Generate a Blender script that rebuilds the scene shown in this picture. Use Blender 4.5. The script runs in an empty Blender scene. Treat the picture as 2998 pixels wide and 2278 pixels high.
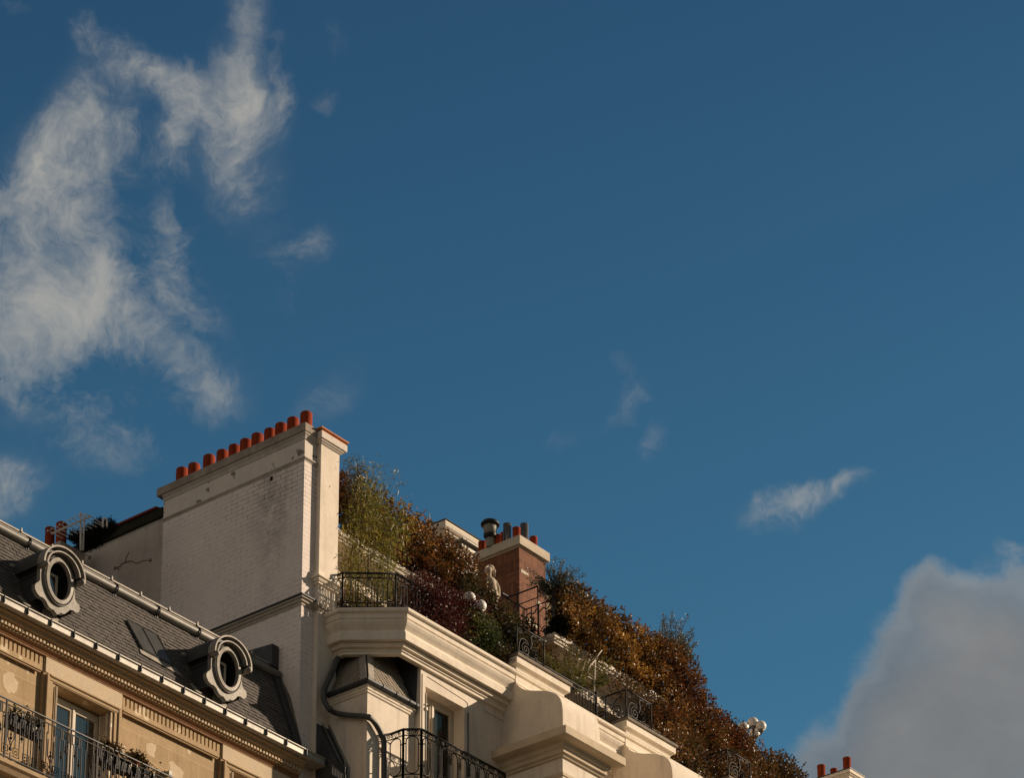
import bpy, bmesh, math, random
import numpy as np
from mathutils import Vector, Matrix
random.seed(7)
RNG = np.random.default_rng(11)
SC = bpy.context.scene
COL = SC.collection
R = math.radians

# ------------------------------------------------------------------ camera
F_PX, PY, YAW, PITCH, ROLL = 9368.4, 3234.3, .89793, .34160, -.00315
_f = Vector((math.cos(PITCH)*math.sin(YAW), math.cos(PITCH)*math.cos(YAW), math.sin(PITCH)))
_r = Vector((math.cos(YAW), -math.sin(YAW), 0)); _u = _r.cross(_f)
CR = _r*math.cos(ROLL)+_u*math.sin(ROLL); CU = -_r*math.sin(ROLL)+_u*math.cos(ROLL)
EYE = Vector((0, 0, 1.7))
cd = bpy.data.cameras.new('camera'); cam = bpy.data.objects.new('camera', cd); COL.objects.link(cam)
cam.matrix_world = Matrix.Translation(EYE) @ Matrix((CR, CU, -_f)).transposed().to_4x4()
cd.sensor_fit = 'HORIZONTAL'; cd.sensor_width = 36; cd.lens = 36*F_PX/2998
cd.shift_y = (PY-1139)/2998; cd.clip_start = .5; cd.clip_end = 3000
SC.camera = cam

def ray(x, y): return _f*F_PX + CR*(x-1499) - CU*(y-PY)
def at(x, y, Y):                       # point of the facade-parallel plane Y seen at photo pixel x, y
    d = ray(x, y); return EYE + d*(Y/d.y)
def atX(x, y, X):                      # the same for a plane across the street line
    d = ray(x, y); return EYE + d*(X/d.x)

# ------------------------------------------------------------------ sun and exposure
SUN = Vector((1.45, -1.0, .70)).normalized()
sl = bpy.data.lights.new('sun', 'SUN'); sl.energy = 5.0; sl.angle = R(.5); sl.color = (1.0, .80, .60)
so = bpy.data.objects.new('sun', sl); COL.objects.link(so)
so.rotation_euler = SUN.to_track_quat('Z', 'Y').to_euler(); so.location = (20, -10, 40)
SC.view_settings.view_transform = 'Standard'; SC.view_settings.look = 'None'
SC.view_settings.gamma = 1; SC.view_settings.exposure = .15

# ------------------------------------------------------------------ sky with clouds
def nd(nt, typ, **kw):
    n = nt.nodes.new(typ)
    for k, v in kw.items():
        if k.startswith('i_'): n.inputs[k[2:].replace('_', ' ')].default_value = v
        else: setattr(n, k, v)
    return n
def build_world():
    w = bpy.data.worlds.new('World'); SC.world = w; w.use_nodes = True
    nt = w.node_tree; nt.nodes.clear(); L = nt.links.new
    out = nd(nt, 'ShaderNodeOutputWorld'); bg = nd(nt, 'ShaderNodeBackground'); L(bg.outputs[0], out.inputs[0])
    sky = nd(nt, 'ShaderNodeTexSky'); sky.sky_type = 'NISHITA'; sky.sun_disc = False
    sky.sun_elevation = math.asin(SUN.z); sky.sun_rotation = math.atan2(SUN.x, SUN.y)
    sky.altitude = 100; sky.air_density = 1.0; sky.dust_density = .6; sky.ozone_density = 2.0
    bg.inputs['Strength'].default_value = .092
    def math_(op, a, b=None, c=None):
        n = nd(nt, 'ShaderNodeMath', operation=op)
        for i, v in enumerate((a, b, c)):
            if v is None: continue
            if isinstance(v, (int, float)): n.inputs[i].default_value = v
            else: L(v, n.inputs[i])
        return n.outputs[0]
    # direction -> tangent plane of the southern sky (direction D0), scaled by ten
    D0 = Vector((math.sin(R(51.4))*math.cos(R(33)), math.cos(R(51.4))*math.cos(R(33)), math.sin(R(33))))
    U0 = Vector((math.cos(R(51.4)), -math.sin(R(51.4)), 0)); V0 = U0.cross(D0)
    tc = nd(nt, 'ShaderNodeTexCoord')
    def dot(v):
        n = nd(nt, 'ShaderNodeVectorMath', operation='DOT_PRODUCT'); L(tc.outputs['Generated'], n.inputs[0]); n.inputs[1].default_value = v
        return n.outputs['Value']
    dz = math_('MAXIMUM', dot(D0), .05)
    u = math_('MULTIPLY', math_('DIVIDE', dot(U0), dz), 10.); v = math_('MULTIPLY', math_('DIVIDE', dot(V0), dz), 10.)
    uv = nd(nt, 'ShaderNodeCombineXYZ'); L(u, uv.inputs[0]); L(v, uv.inputs[1])
    def noise(vec, scale, detail, rough, dist=0., off=0.):
        m = nd(nt, 'ShaderNodeMapping'); m.inputs['Location'].default_value = (off, off*.7, off*.3); L(vec, m.inputs[0])
        n = nd(nt, 'ShaderNodeTexNoise'); L(m.outputs[0], n.inputs['Vector'])
        n.inputs['Scale'].default_value = scale; n.inputs['Detail'].default_value = detail
        n.inputs['Roughness'].default_value = rough; n.inputs['Distortion'].default_value = dist
        return n
    def warp(vec, scale, amt, off, detail=4., rough=.55):
        n = noise(vec, scale, detail, rough, 0, off)
        s = nd(nt, 'ShaderNodeVectorMath', operation='SUBTRACT'); L(n.outputs['Color'], s.inputs[0]); s.inputs[1].default_value = (.5, .5, .5)
        m = nd(nt, 'ShaderNodeVectorMath', operation='SCALE'); L(s.outputs[0], m.inputs[0]); m.inputs['Scale'].default_value = amt
        a = nd(nt, 'ShaderNodeVectorMath', operation='ADD'); L(vec, a.inputs[0]); L(m.outputs[0], a.inputs[1])
        return a.outputs[0]
    wv = warp(warp(uv.outputs[0], 1.5, .34, 3.1, 5., .6), 6., .075, 6.4, 4., .55)
    def t2(x, y):
        d = ray(x, y).normalized(); k = d.dot(D0); return Vector((d.dot(U0)/k*10, d.dot(V0)/k*10, 0))
    def blobs(vec, lst, grow=1.):
        acc = None
        for (x, y, rx, ry, rot, s) in lst:
            rx *= grow; ry *= grow; c = t2(x, y); sx = (t2(x+rx, y)-c).length; sy = (t2(x, y+ry)-c).length
            m = nd(nt, 'ShaderNodeMapping', vector_type='TEXTURE'); L(vec, m.inputs[0])
            m.inputs['Location'].default_value = c; m.inputs['Rotation'].default_value = (0, 0, R(-rot)); m.inputs['Scale'].default_value = (sx, sy, 1)
            ln = nd(nt, 'ShaderNodeVectorMath', operation='LENGTH'); L(m.outputs[0], ln.inputs[0])
            mr = nd(nt, 'ShaderNodeMapRange', interpolation_type='SMOOTHERSTEP'); L(ln.outputs['Value'], mr.inputs[0])
            mr.inputs[1].default_value = 0; mr.inputs[2].default_value = 1; mr.inputs[3].default_value = s; mr.inputs[4].default_value = 0
            acc = mr.outputs[0] if acc is None else math_('ADD', acc, mr.outputs[0])
        return acc
    # white wisps, top left (photo pixel, radii, turn clockwise, density)
    W = [(110, 850, 290, 280, 0, .80), (50, 660, 230, 170, 0, .50), (300, 905, 300, 130, 10, .70), (470, 960, 190, 100, 5, .50), (160, 620, 130, 110, 0, .35),
         (215, 500, 150, 190, -25, .50), (300, 350, 120, 170, -20, .50), (370, 170, 130, 80, 25, .50), (262, 95, 60, 80, 30, .35), (470, 230, 130, 60, 0, .40), (560, 370, 80, 150, 8, .72),
         (715, 150, 75, 200, 8, .68), (725, 40, 55, 90, 0, .40), (765, 470, 110, 190, -8, .72), (840, 260, 55, 150, -12, .48),
         (570, 790, 90, 190, -12, .50), (610, 1120, 150, 90, 35, .60), (260, 1290, 200, 140, 20, .36), (20, 1450, 100, 110, 0, .85), (60, 1060, 130, 150, 0, .36),
         (900, 740, 140, 80, -35, .42), (845, 890, 50, 130, 20, .34), (980, 310, 60, 50, 0, .34), (990, 130, 35, 110, 0, .22), (860, 120, 70, 50, 0, .25), (40, 30, 80, 50, 0, .32),
         (400, 1180, 260, 160, 0, .28), (970, 1190, 150, 70, -50, .30), (130, 440, 90, 90, 0, .30), (700, 900, 70, 120, 0, .2),
         (1860, 1110, 110, 45, 0, .26), (1865, 1190, 100, 45, -35, .38), (1900, 1310, 90, 50, -50, .34), (2390, 1450, 150, 45, -18, .62), (2230, 1500, 130, 80, -10, .42), (2200, 1450, 70, 40, 0, .34), (1660, 1260, 110, 50, 0, .18),
         (2700, 1720, 110, 42, -40, .55), (440, 740, 200, 150, 20, .36), (630, 270, 130, 170, 10, .36), (440, 430, 110, 130, -20, .30), (560, 620, 110, 90, 0, .26), (2860, 1700, 50, 50, -30, .5), (2950, 1620, 60, 70, -30, .5)]
    fb = noise(wv, 3.8, 9., .67, .35, 1.7).outputs['Fac']
    fb2 = noise(wv, .8, 6., .6, .2, 8.3).outputs['Fac']
    b = blobs(wv, W, 1.66); vb = blobs(warp(uv.outputs[0], 1.5, .34, 3.1, 3., .6), [q for q in W[:30] if q[2]*q[3] > 9000], 2.1)
    t = math_('ADD', math_('MULTIPLY', math_('SUBTRACT', fb, .50), 5.2), math_('MULTIPLY', math_('SUBTRACT', fb2, .48), 2.0))
    dens = math_('ADD', b, math_('MULTIPLY', t, math_('MINIMUM', math_('MULTIPLY', b, 1.2), .62)))
    mr = nd(nt, 'ShaderNodeMapRange', interpolation_type='SMOOTHSTEP'); L(dens, mr.inputs[0])
    mr.inputs[1].default_value = .16; mr.inputs[2].default_value = 1.75; mr.inputs[3].default_value = 0; mr.inputs[4].default_value = .86
    vm = nd(nt, 'ShaderNodeMapRange', interpolation_type='SMOOTHSTEP'); L(math_('MULTIPLY', vb, math_('ADD', math_('MULTIPLY', math_('SUBTRACT', fb2, .5), 5.), math_('MULTIPLY', fb, 1.3))), vm.inputs[0])
    vm.inputs[1].default_value = .1; vm.inputs[2].default_value = 2.0; vm.inputs[3].default_value = 0; vm.inputs[4].default_value = .70
    white = math_('MAXIMUM', mr.outputs[0], math_('ADD', math_('MULTIPLY', mr.outputs[0], .75), vm.outputs[0]))
    # grey cloud bank, lower right
    G = [(2940, 2270, 740, 650, 0, 1.9), (2790, 2040, 450, 450, 0, 1.5), (2590, 2330, 450, 400, 0, 1.4), (2980, 1840, 300, 280, 0, 1.4), (2760, 1750, 180, 200, 0, 1.1), (2990, 1620, 90, 130, 0, .5)]
    wg = warp(warp(uv.outputs[0], 2.2, .20, 5.5, 3., .5), 6., .09, 9.5, 6., .6)
    g = blobs(wg, G)
    gn = noise(wg, 2.2, 9., .62, .1, 4.4).outputs['Fac']
    gd = math_('ADD', g, math_('MULTIPLY', math_('MULTIPLY', math_('SUBTRACT', gn, .5), 2.6), math_('MINIMUM', math_('MULTIPLY', g, 1.6), 1.)))
    mg = nd(nt, 'ShaderNodeMapRange', interpolation_type='SMOOTHSTEP'); L(gd, mg.inputs[0])
    mg.inputs[1].default_value = .25; mg.inputs[2].default_value = .95; mg.inputs[3].default_value = 0; mg.inputs[4].default_value = .90
    # grey colour: brighter rim, darker core
    cr = nd(nt, 'ShaderNodeValToRGB'); L(math_('MULTIPLY', gd, .36), cr.inputs[0])
    e = cr.color_ramp.elements; e[0].position = .12; e[0].color = (2.75, 2.95, 3.0, 1); e[1].position = .95; e[1].color = (2.05, 2.02, 1.98, 1)
    m_ = cr.color_ramp.elements.new(.27); m_.color = (1.95, 2.2, 2.4, 1); m = cr.color_ramp.elements.new(.48); m.color = (1.62, 1.84, 2.04, 1)
    tint = nd(nt, 'ShaderNodeMix', data_type='RGBA', blend_type='MULTIPLY'); tint.inputs[0].default_value = 1
    L(sky.outputs[0], tint.inputs[6])
    el = nd(nt, 'ShaderNodeMapRange'); L(dot(Vector((0, 0, 1))), el.inputs[0]); el.inputs[1].default_value = math.sin(R(24)); el.inputs[2].default_value = math.sin(R(39))
    tm = nd(nt, 'ShaderNodeMix', data_type='RGBA'); L(el.outputs[0], tm.inputs[0]); tm.inputs[6].default_value = SKY_LOW; tm.inputs[7].default_value = SKY_HIGH; L(tm.outputs[2], tint.inputs[7])
    m1 = nd(nt, 'ShaderNodeMix', data_type='RGBA'); L(white, m1.inputs[0]); L(tint.outputs[2], m1.inputs[6]); m1.inputs[7].default_value = (4.1, 4.0, 3.65, 1)
    m2 = nd(nt, 'ShaderNodeMix', data_type='RGBA'); L(mg.outputs[0], m2.inputs[0]); L(m1.outputs[2], m2.inputs[6]); bn = noise(wg, 1.6, 7., .6, .2, 12.1).outputs['Fac']; bm = nd(nt, 'ShaderNodeMapRange'); L(bn, bm.inputs[0]); bm.inputs[1].default_value = .3; bm.inputs[2].default_value = .7; bm.inputs[3].default_value = .82; bm.inputs[4].default_value = 1.18
    bs = nd(nt, 'ShaderNodeVectorMath', operation='SCALE'); L(cr.outputs[0], bs.inputs[0]); L(bm.outputs[0], bs.inputs['Scale']); L(bs.outputs[0], m2.inputs[7])
    # unseen cloud cover added behind and beside the camera, warm fill for shaded walls
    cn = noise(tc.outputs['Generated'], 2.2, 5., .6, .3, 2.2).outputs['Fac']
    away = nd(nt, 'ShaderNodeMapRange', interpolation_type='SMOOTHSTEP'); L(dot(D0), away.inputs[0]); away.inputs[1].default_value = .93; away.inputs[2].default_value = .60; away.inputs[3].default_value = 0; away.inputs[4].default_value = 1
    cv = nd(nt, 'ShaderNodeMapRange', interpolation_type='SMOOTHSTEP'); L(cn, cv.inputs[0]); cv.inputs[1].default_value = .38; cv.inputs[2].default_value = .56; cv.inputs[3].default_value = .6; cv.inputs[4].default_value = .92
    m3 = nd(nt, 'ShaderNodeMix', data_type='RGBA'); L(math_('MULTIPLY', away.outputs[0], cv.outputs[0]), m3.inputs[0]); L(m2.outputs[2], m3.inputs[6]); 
    wb = nd(nt, 'ShaderNodeMapRange', interpolation_type='SMOOTHSTEP'); L(dot(Vector((-.93, .22, .30)).normalized()), wb.inputs[0]); wb.inputs[1].default_value = .45; wb.inputs[2].default_value = .95; wb.inputs[3].default_value = .58; wb.inputs[4].default_value = 3.1  # fill made brighter on the left, to lift the shaded party wall
    ws_ = nd(nt, 'ShaderNodeVectorMath', operation='SCALE'); ws_.inputs[0].default_value = AWAY_FILL[:3]; L(wb.outputs[0], ws_.inputs['Scale']); L(ws_.outputs[0], m3.inputs[7])
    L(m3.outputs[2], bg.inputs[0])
SKY_LOW = (.40, .80, .80, 1); SKY_HIGH = (.26, .52, .60, 1); AWAY_FILL = (1.35, 1.08, .86, 1)
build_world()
# ------------------------------------------------------------------ materials
MATS = {}
def mat(name, col, rough=.8, var=.12, scale=3., bump=.0, bscale=60., metal=0., dirt=None, dscale=1.2, spec=.3, streak=0., patch=None):
    """procedural surface: base colour with broad and fine variation, optional dirt colour, rain streaks and bump"""
    m = bpy.data.materials.new(name); m.use_nodes = True; nt = m.node_tree; L = nt.links.new
    p = nt.nodes['Principled BSDF']; p.inputs['Roughness'].default_value = rough; p.inputs['Metallic'].default_value = metal
    p.inputs['Specular IOR Level'].default_value = spec
    geo = nd(nt, 'ShaderNodeNewGeometry')
    def noise(scale, detail=6., rough=.6, vec=None, stretch=None):
        n = nd(nt, 'ShaderNodeTexNoise'); n.inputs['Scale'].default_value = scale; n.inputs['Detail'].default_value = detail; n.inputs['Roughness'].default_value = rough
        if stretch:
            mp = nd(nt, 'ShaderNodeMapping'); mp.inputs['Scale'].default_value = stretch; L(geo.outputs['Position'], mp.inputs[0]); L(mp.outputs[0], n.inputs['Vector'])
        else: L(geo.outputs['Position'], n.inputs['Vector'])
        return n.outputs['Fac']
    def ramp(v, a, b, lo, hi):
        r = nd(nt, 'ShaderNodeMapRange'); L(v, r.inputs[0])
        for i, k in enumerate((a, b, lo, hi)): r.inputs[i+1].default_value = k
        return r.outputs[0]
    def mix(f, a, b, bt='MIX'):
        n = nd(nt, 'ShaderNodeMix', data_type='RGBA', blend_type=bt)
        if isinstance(f, float): n.inputs[0].default_value = f
        else: L(f, n.inputs[0])
        for i, v in ((6, a), (7, b)):
            if isinstance(v, tuple): n.inputs[i].default_value = v+(1,) if len(v) == 3 else v
            else: L(v, n.inputs[i])
        return n.outputs[2]
    g1 = ramp(noise(scale), .3, .7, 1-var, 1+var); g2 = ramp(noise(scale*9, 4.), .3, .7, 1-var*.5, 1+var*.5)
    mm = nd(nt, 'ShaderNodeMath', operation='MULTIPLY'); L(g1, mm.inputs[0]); L(g2, mm.inputs[1])
    hsv = nd(nt, 'ShaderNodeHueSaturation'); hsv.inputs['Color'].default_value = tuple(col)+(1,); L(mm.outputs[0], hsv.inputs['Value'])
    c = hsv.outputs[0]
    if patch: c = mix(ramp(noise(patch[1], 5., .55), patch[2], patch[2]+.02, 0, patch[3]), c, patch[0])
    if dirt: c = mix(ramp(noise(dscale, 8., .7), .50, .78, 0, dirt[3] if len(dirt) > 3 else .7), c, tuple(dirt[:3]))
    if streak: c = mix(ramp(noise(5., 6., .6, stretch=(1.6, 1.6, .12)), .52, .75, 0, streak), c, (col[0]*.35, col[1]*.32, col[2]*.30))
    L(c, p.inputs['Base Color'])
    if bump:
        b = nd(nt, 'ShaderNodeBump'); b.inputs['Strength'].default_value = bump; b.inputs['Distance'].default_value = .01
        L(noise(bscale, 5.), b.inputs['Height']); L(b.outputs[0], p.inputs['Normal'])
    MATS[name] = m; return m, nt, p, c, (noise, ramp, mix, geo)

mat('cream_stucco', (.81, .71, .58), .85, .08, 2.2, .35, 40, dirt=(.46, .38, .28, .4), streak=.38)
mat('cream_trim', (.83, .73, .59), .8, .07, 3.0, .25, 60, dirt=(.42, .34, .25, .5), dscale=2.2, streak=.22)
mat('ledge_stone', (.22, .18, .14), .9, .25, 5, .4, 50, dirt=(.09, .075, .06, .8))
mat('tan_stone', (.47, .335, .19), .85, .10, 1.5, .35, 45, dirt=(.36, .235, .12, .7), patch=((.78, .64, .45), 1.9, .635, .8), streak=.35)
mat('tan_trim', (.45, .32, .185), .85, .14, 4, .35, 50, dirt=(.22, .12, .06, .6), dscale=4.)
mat('pale_frieze', (.60, .48, .33), .85, .12, 2.0, .2, 50, dirt=(.48, .30, .15, .5), dscale=2.)
mat('rusty_stone', (.30, .165, .085), .9, .35, 9, .6, 60, dirt=(.07, .04, .025, .8), dscale=9.)
mat('grey_render', (.56, .49, .42), .9, .10, 1.6, .3, 30, dirt=(.34, .29, .25, .6), streak=.35)
mat('zinc_light', (.40, .37, .32), .55, .2, 5, .1, 30, metal=.25, dirt=(.34, .31, .26, .5), streak=.35)
mat('zinc_dark', (.055, .058, .060), .55, .25, 5, .1, 30, metal=.2)
mat('zinc_mid', (.20, .19, .17), .5, .2, 5, .1, 30, metal=.35)
mat('lead_pale', (.36, .325, .275), .6, .22, 7, .25, 30, metal=.15, dirt=(.17, .155, .13, .6), dscale=6.)
mat('dormer_lead', (.30, .275, .235), .6, .25, 8, .35, 30, metal=.15, dirt=(.12, .11, .095, .75), dscale=5., streak=.45)
mat('slate', (.115, .102, .090), .62, .22, 7, .2, 60)
mat('fishscale_slate', (.29, .245, .185), .65, .2, 9, .2, 60)
mat('black_iron', (.014, .013, .012), .5, .3, 30, .1, 90, metal=.0, spec=.35)
mat('iron_grey', (.024, .023, .021), .62, .4, 30, .1, 90, metal=.0, spec=.22)
mat('terracotta', (.28, .045, .015), .85, .16, 6, .2, 60, dirt=(.16, .035, .015, .5), dscale=5, spec=.1)
mat('tile_orange', (.60, .24, .10), .8, .2, 8, .3, 60)
mat('old_tile', (.20, .045, .02), .85, .3, 6, .3, 60)
mat('white_paint', (.70, .62, .50), .5, .06, 6, .05, 60)
mat('window_wood', (.62, .53, .41), .55, .08, 8, .08, 60)
mat('curtain', (.80, .74, .62), .9, .06, 8, .1, 60)
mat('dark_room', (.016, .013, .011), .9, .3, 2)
mat('pot_steel', (.30, .27, .23), .30, .3, 8, .05, 60, metal=.9)
mat('vent_grey', (.27, .25, .21), .6, .15, 8, .1, 60)
mat('globe_glass', (.86, .81, .73), .3, .03, 5, 0, 60, spec=.5)
mat('statue_stone', (.52, .43, .32), .85, .14, 14, .4, 60, dirt=(.26, .20, .13, .5), dscale=12)
mat('bark', (.10, .075, .055), .9, .3, 20, .4, 60)
mat('pale_cane', (.62, .52, .36), .7, .2, 12, .2, 60)
mat('planter_dark', (.025, .022, .020), .7, .3, 6)
mat('white_flower', (.75, .68, .55), .8, .2, 30)
mat('street', (.06, .053, .045), .9, .15, .5)
mat('antenna_metal', (.82, .77, .70), .5, .1, 10, 0, 60)
mat('skylight_glass', (.075, .072, .065), .22, .2, 6, .05, 60, spec=.5)
mat('dark_moss', (.022, .022, .010), .95, .4, 9, .5, 40)
mat('bird_black', (.02, .02, .02), .8, .1, 10)

def joints(name, w, h, col, amt, size=.004):
    m = MATS[name]; nt = m.node_tree; L = nt.links.new; p = nt.nodes['Principled BSDF']; src = p.inputs['Base Color'].links[0].from_socket
    geo = nd(nt, 'ShaderNodeNewGeometry'); sx = nd(nt, 'ShaderNodeSeparateXYZ'); L(geo.outputs['Position'], sx.inputs[0]); cb = nd(nt, 'ShaderNodeCombineXYZ'); L(sx.outputs[0], cb.inputs[0]); L(sx.outputs[2], cb.inputs[1])
    br = nd(nt, 'ShaderNodeTexBrick'); L(cb.outputs[0], br.inputs[0]); br.inputs['Scale'].default_value = 1; br.inputs['Brick Width'].default_value = w; br.inputs['Row Height'].default_value = h; br.inputs['Mortar Size'].default_value = size
    br.inputs['Color1'].default_value = (1, 1, 1, 1); br.inputs['Color2'].default_value = (.86, .84, .80, 1); br.inputs['Mortar'].default_value = (1, 1, 1, 1)
    a = nd(nt, 'ShaderNodeMix', data_type='RGBA', blend_type='MULTIPLY'); a.inputs[0].default_value = .8; L(src, a.inputs[6]); L(br.outputs['Color'], a.inputs[7])
    f = nd(nt, 'ShaderNodeMath', operation='MULTIPLY'); L(br.outputs['Fac'], f.inputs[0]); f.inputs[1].default_value = amt
    b = nd(nt, 'ShaderNodeMix', data_type='RGBA'); L(f.outputs[0], b.inputs[0]); L(a.outputs[2], b.inputs[6]); b.inputs[7].default_value = tuple(col)+(1,); L(b.outputs[2], p.inputs['Base Color'])
joints('tan_stone', .62, .335, (.66, .50, .31), .55)
mat('plaster_patch', (.62, .49, .33), .9, .10, 12, .4, 60)

# painted brick of the party wall: mortar lines, worn grime, soot below the cornice hole
def painted_brick(name, base, line, wear, bw=.235, bh=.078):
    m, nt, p, c, (noise, ramp, mix, geo) = mat(name, base, .85, .07, 1.3, 0, 40)
    L = nt.links.new
    sx = nd(nt, 'ShaderNodeSeparateXYZ'); L(geo.outputs['Position'], sx.inputs[0])
    ad = nd(nt, 'ShaderNodeMath', operation='ADD'); L(sx.outputs[0], ad.inputs[0]); L(sx.outputs[1], ad.inputs[1])
    cb = nd(nt, 'ShaderNodeCombineXYZ'); L(ad.outputs[0], cb.inputs[0]); L(sx.outputs[2], cb.inputs[1])
    wn = nd(nt, 'ShaderNodeTexNoise'); wn.inputs['Scale'].default_value = 9; L(geo.outputs['Position'], wn.inputs['Vector'])
    ws = nd(nt, 'ShaderNodeVectorMath', operation='MULTIPLY_ADD'); L(wn.outputs['Color'], ws.inputs[0]); ws.inputs[1].default_value = (.05, .022, 0); L(cb.outputs[0], ws.inputs[2])
    br = nd(nt, 'ShaderNodeTexBrick'); L(ws.outputs[0], br.inputs[0]); br.inputs['Scale'].default_value = 1
    br.inputs['Brick Width'].default_value = bw; br.inputs['Row Height'].default_value = bh; br.inputs['Mortar Size'].default_value = .0045; br.inputs['Mortar Smooth'].default_value = .6
    br.inputs['Color1'].default_value = (1, 1, 1, 1); br.inputs['Color2'].default_value = (.90, .90, .90, 1); br.inputs['Mortar'].default_value = (0, 0, 0, 1)
    fade = ramp(noise(1.4, 6.), .34, .66, .12, 1.3); fade2 = ramp(noise(11., 4.), .42, .58, .0, 1.)
    f = nd(nt, 'ShaderNodeMath', operation='MULTIPLY'); L(br.outputs['Fac'], f.inputs[0])
    f2 = nd(nt, 'ShaderNodeMath', operation='MULTIPLY'); L(fade, f2.inputs[0]); L(fade2, f2.inputs[1]); L(f2.outputs[0], f.inputs[1])
    col = mix(1., c, br.outputs['Color'], 'MULTIPLY'); col = mix(f.outputs[0], c, line)
    tone = mix(.35, c, br.outputs['Color'], 'MULTIPLY')
    # soot plume spreading down from a point (Y 30.7, Z 28.1)
    def soot(y0, z0, ry, rz, amt):
        a = nd(nt, 'ShaderNodeVectorMath', operation='SUBTRACT'); L(geo.outputs['Position'], a.inputs[0]); a.inputs[1].default_value = (0, y0, z0)
        b = nd(nt, 'ShaderNodeVectorMath', operation='MULTIPLY'); L(a.outputs[0], b.inputs[0]); b.inputs[1].default_value = (0, 1/ry, 1/rz)
        l = nd(nt, 'ShaderNodeVectorMath', operation='LENGTH'); L(b.outputs[0], l.inputs[0])
        s = ramp(l.outputs['Value'], 0, 1, amt, 0)
        q = nd(nt, 'ShaderNodeMath', operation='MULTIPLY'); L(s, q.inputs[0]); L(ramp(noise(3.5, 8., .7), .38, .66, .0, 1.), q.inputs[1]); return q.outputs[0]
    base2 = mix(soot(30.65, 27.6, .75, 1.1, .55), c, wear)
    base2 = mix(soot(30.7, 27.2, .4, 1.9, .55), base2, wear)
    sl = soot(30.60, 28.0, 1.15, .95, 2.6)
    fm = nd(nt, 'ShaderNodeMath', operation='ADD'); L(f.outputs[0], fm.inputs[0])
    k = nd(nt, 'ShaderNodeMath', operation='MULTIPLY'); L(sl, k.inputs[0]); L(br.outputs['Fac'], k.inputs[1]); L(k.outputs[0], fm.inputs[1]); fm.use_clamp = True; k.use_clamp = True
    col = mix(k.outputs[0], mix(fm.outputs[0], base2, line), (.045, .036, .028))
    L(col, p.inputs['Base Color'])
    bm = nd(nt, 'ShaderNodeBump'); bm.inputs['Strength'].default_value = .55; bm.inputs['Distance'].default_value = .006
    iv = nd(nt, 'ShaderNodeMath', operation='SUBTRACT'); iv.inputs[0].default_value = 1; L(br.outputs['Fac'], iv.inputs[1]); L(iv.outputs[0], bm.inputs['Height'])
    L(bm.outputs[0], p.inputs['Normal'])
painted_brick('painted_brick', (.84, .74, .67), (.30, .25, .21), (.26, .22, .19))
def red_brick():
    """terracotta chimney bricks laid in alternating vertical and horizontal blocks"""
    m, nt, p, c, (noise, ramp, mix, geo) = mat('red_brick', (.26, .09, .045), .85, .2, 4, 0, 40)
    L = nt.links.new
    sx = nd(nt, 'ShaderNodeSeparateXYZ'); L(geo.outputs['Position'], sx.inputs[0])
    ad = nd(nt, 'ShaderNodeMath', operation='ADD'); L(sx.outputs[0], ad.inputs[0]); L(sx.outputs[1], ad.inputs[1])
    cb = nd(nt, 'ShaderNodeCombineXYZ'); L(ad.outputs[0], cb.inputs[0]); L(sx.outputs[2], cb.inputs[1])
    cb2 = nd(nt, 'ShaderNodeCombineXYZ'); L(sx.outputs[2], cb2.inputs[0]); L(ad.outputs[0], cb2.inputs[1])
    def brick(v):
        br = nd(nt, 'ShaderNodeTexBrick'); L(v, br.inputs[0]); br.inputs['Scale'].default_value = 1; br.offset = 0
        br.inputs['Brick Width'].default_value = .235; br.inputs['Row Height'].default_value = .055; br.inputs['Mortar Size'].default_value = .004
        br.inputs['Color1'].default_value = (.32, .15, .075, 1); br.inputs['Color2'].default_value = (.17, .07, .036, 1); br.inputs['Mortar'].default_value = (.06, .032, .022, 1)
        return br
    ck = nd(nt, 'ShaderNodeTexChecker'); ck.inputs['Scale'].default_value = 1/.235; L(cb.outputs[0], ck.inputs[0])
    a = brick(cb.outputs[0]); b = brick(cb2.outputs[0])
    m1 = mix(ck.outputs['Fac'], a.outputs['Color'], b.outputs['Color']); m2 = mix(.6, m1, c, 'OVERLAY'); L(mix(.5, m1, m2), p.inputs['Base Color'])
    bm = nd(nt, 'ShaderNodeBump'); bm.inputs['Strength'].default_value = .6; bm.inputs['Distance'].default_value = .008; L(m1, bm.inputs['Height']); L(bm.outputs[0], p.inputs['Normal'])
red_brick()
def glass():
    m = bpy.data.materials.new('window_glass'); m.use_nodes = True; p = m.node_tree.nodes['Principled BSDF']
    p.inputs['Base Color'].default_value = (.012, .012, .013, 1); p.inputs['Roughness'].default_value = .04; p.inputs['IOR'].default_value = 1.9; p.inputs['Specular IOR Level'].default_value = .9
    n = nd(m.node_tree, 'ShaderNodeTexNoise'); n.inputs['Scale'].default_value = 1.3
    g = nd(m.node_tree, 'ShaderNodeNewGeometry'); m.node_tree.links.new(g.outputs['Position'], n.inputs['Vector'])
    b = nd(m.node_tree, 'ShaderNodeBump'); b.inputs['Strength'].default_value = .12; b.inputs['Distance'].default_value = .02
    m.node_tree.links.new(n.outputs['Fac'], b.inputs['Height']); m.node_tree.links.new(b.outputs[0], p.inputs['Normal']); MATS['window_glass'] = m
glass()
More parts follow.
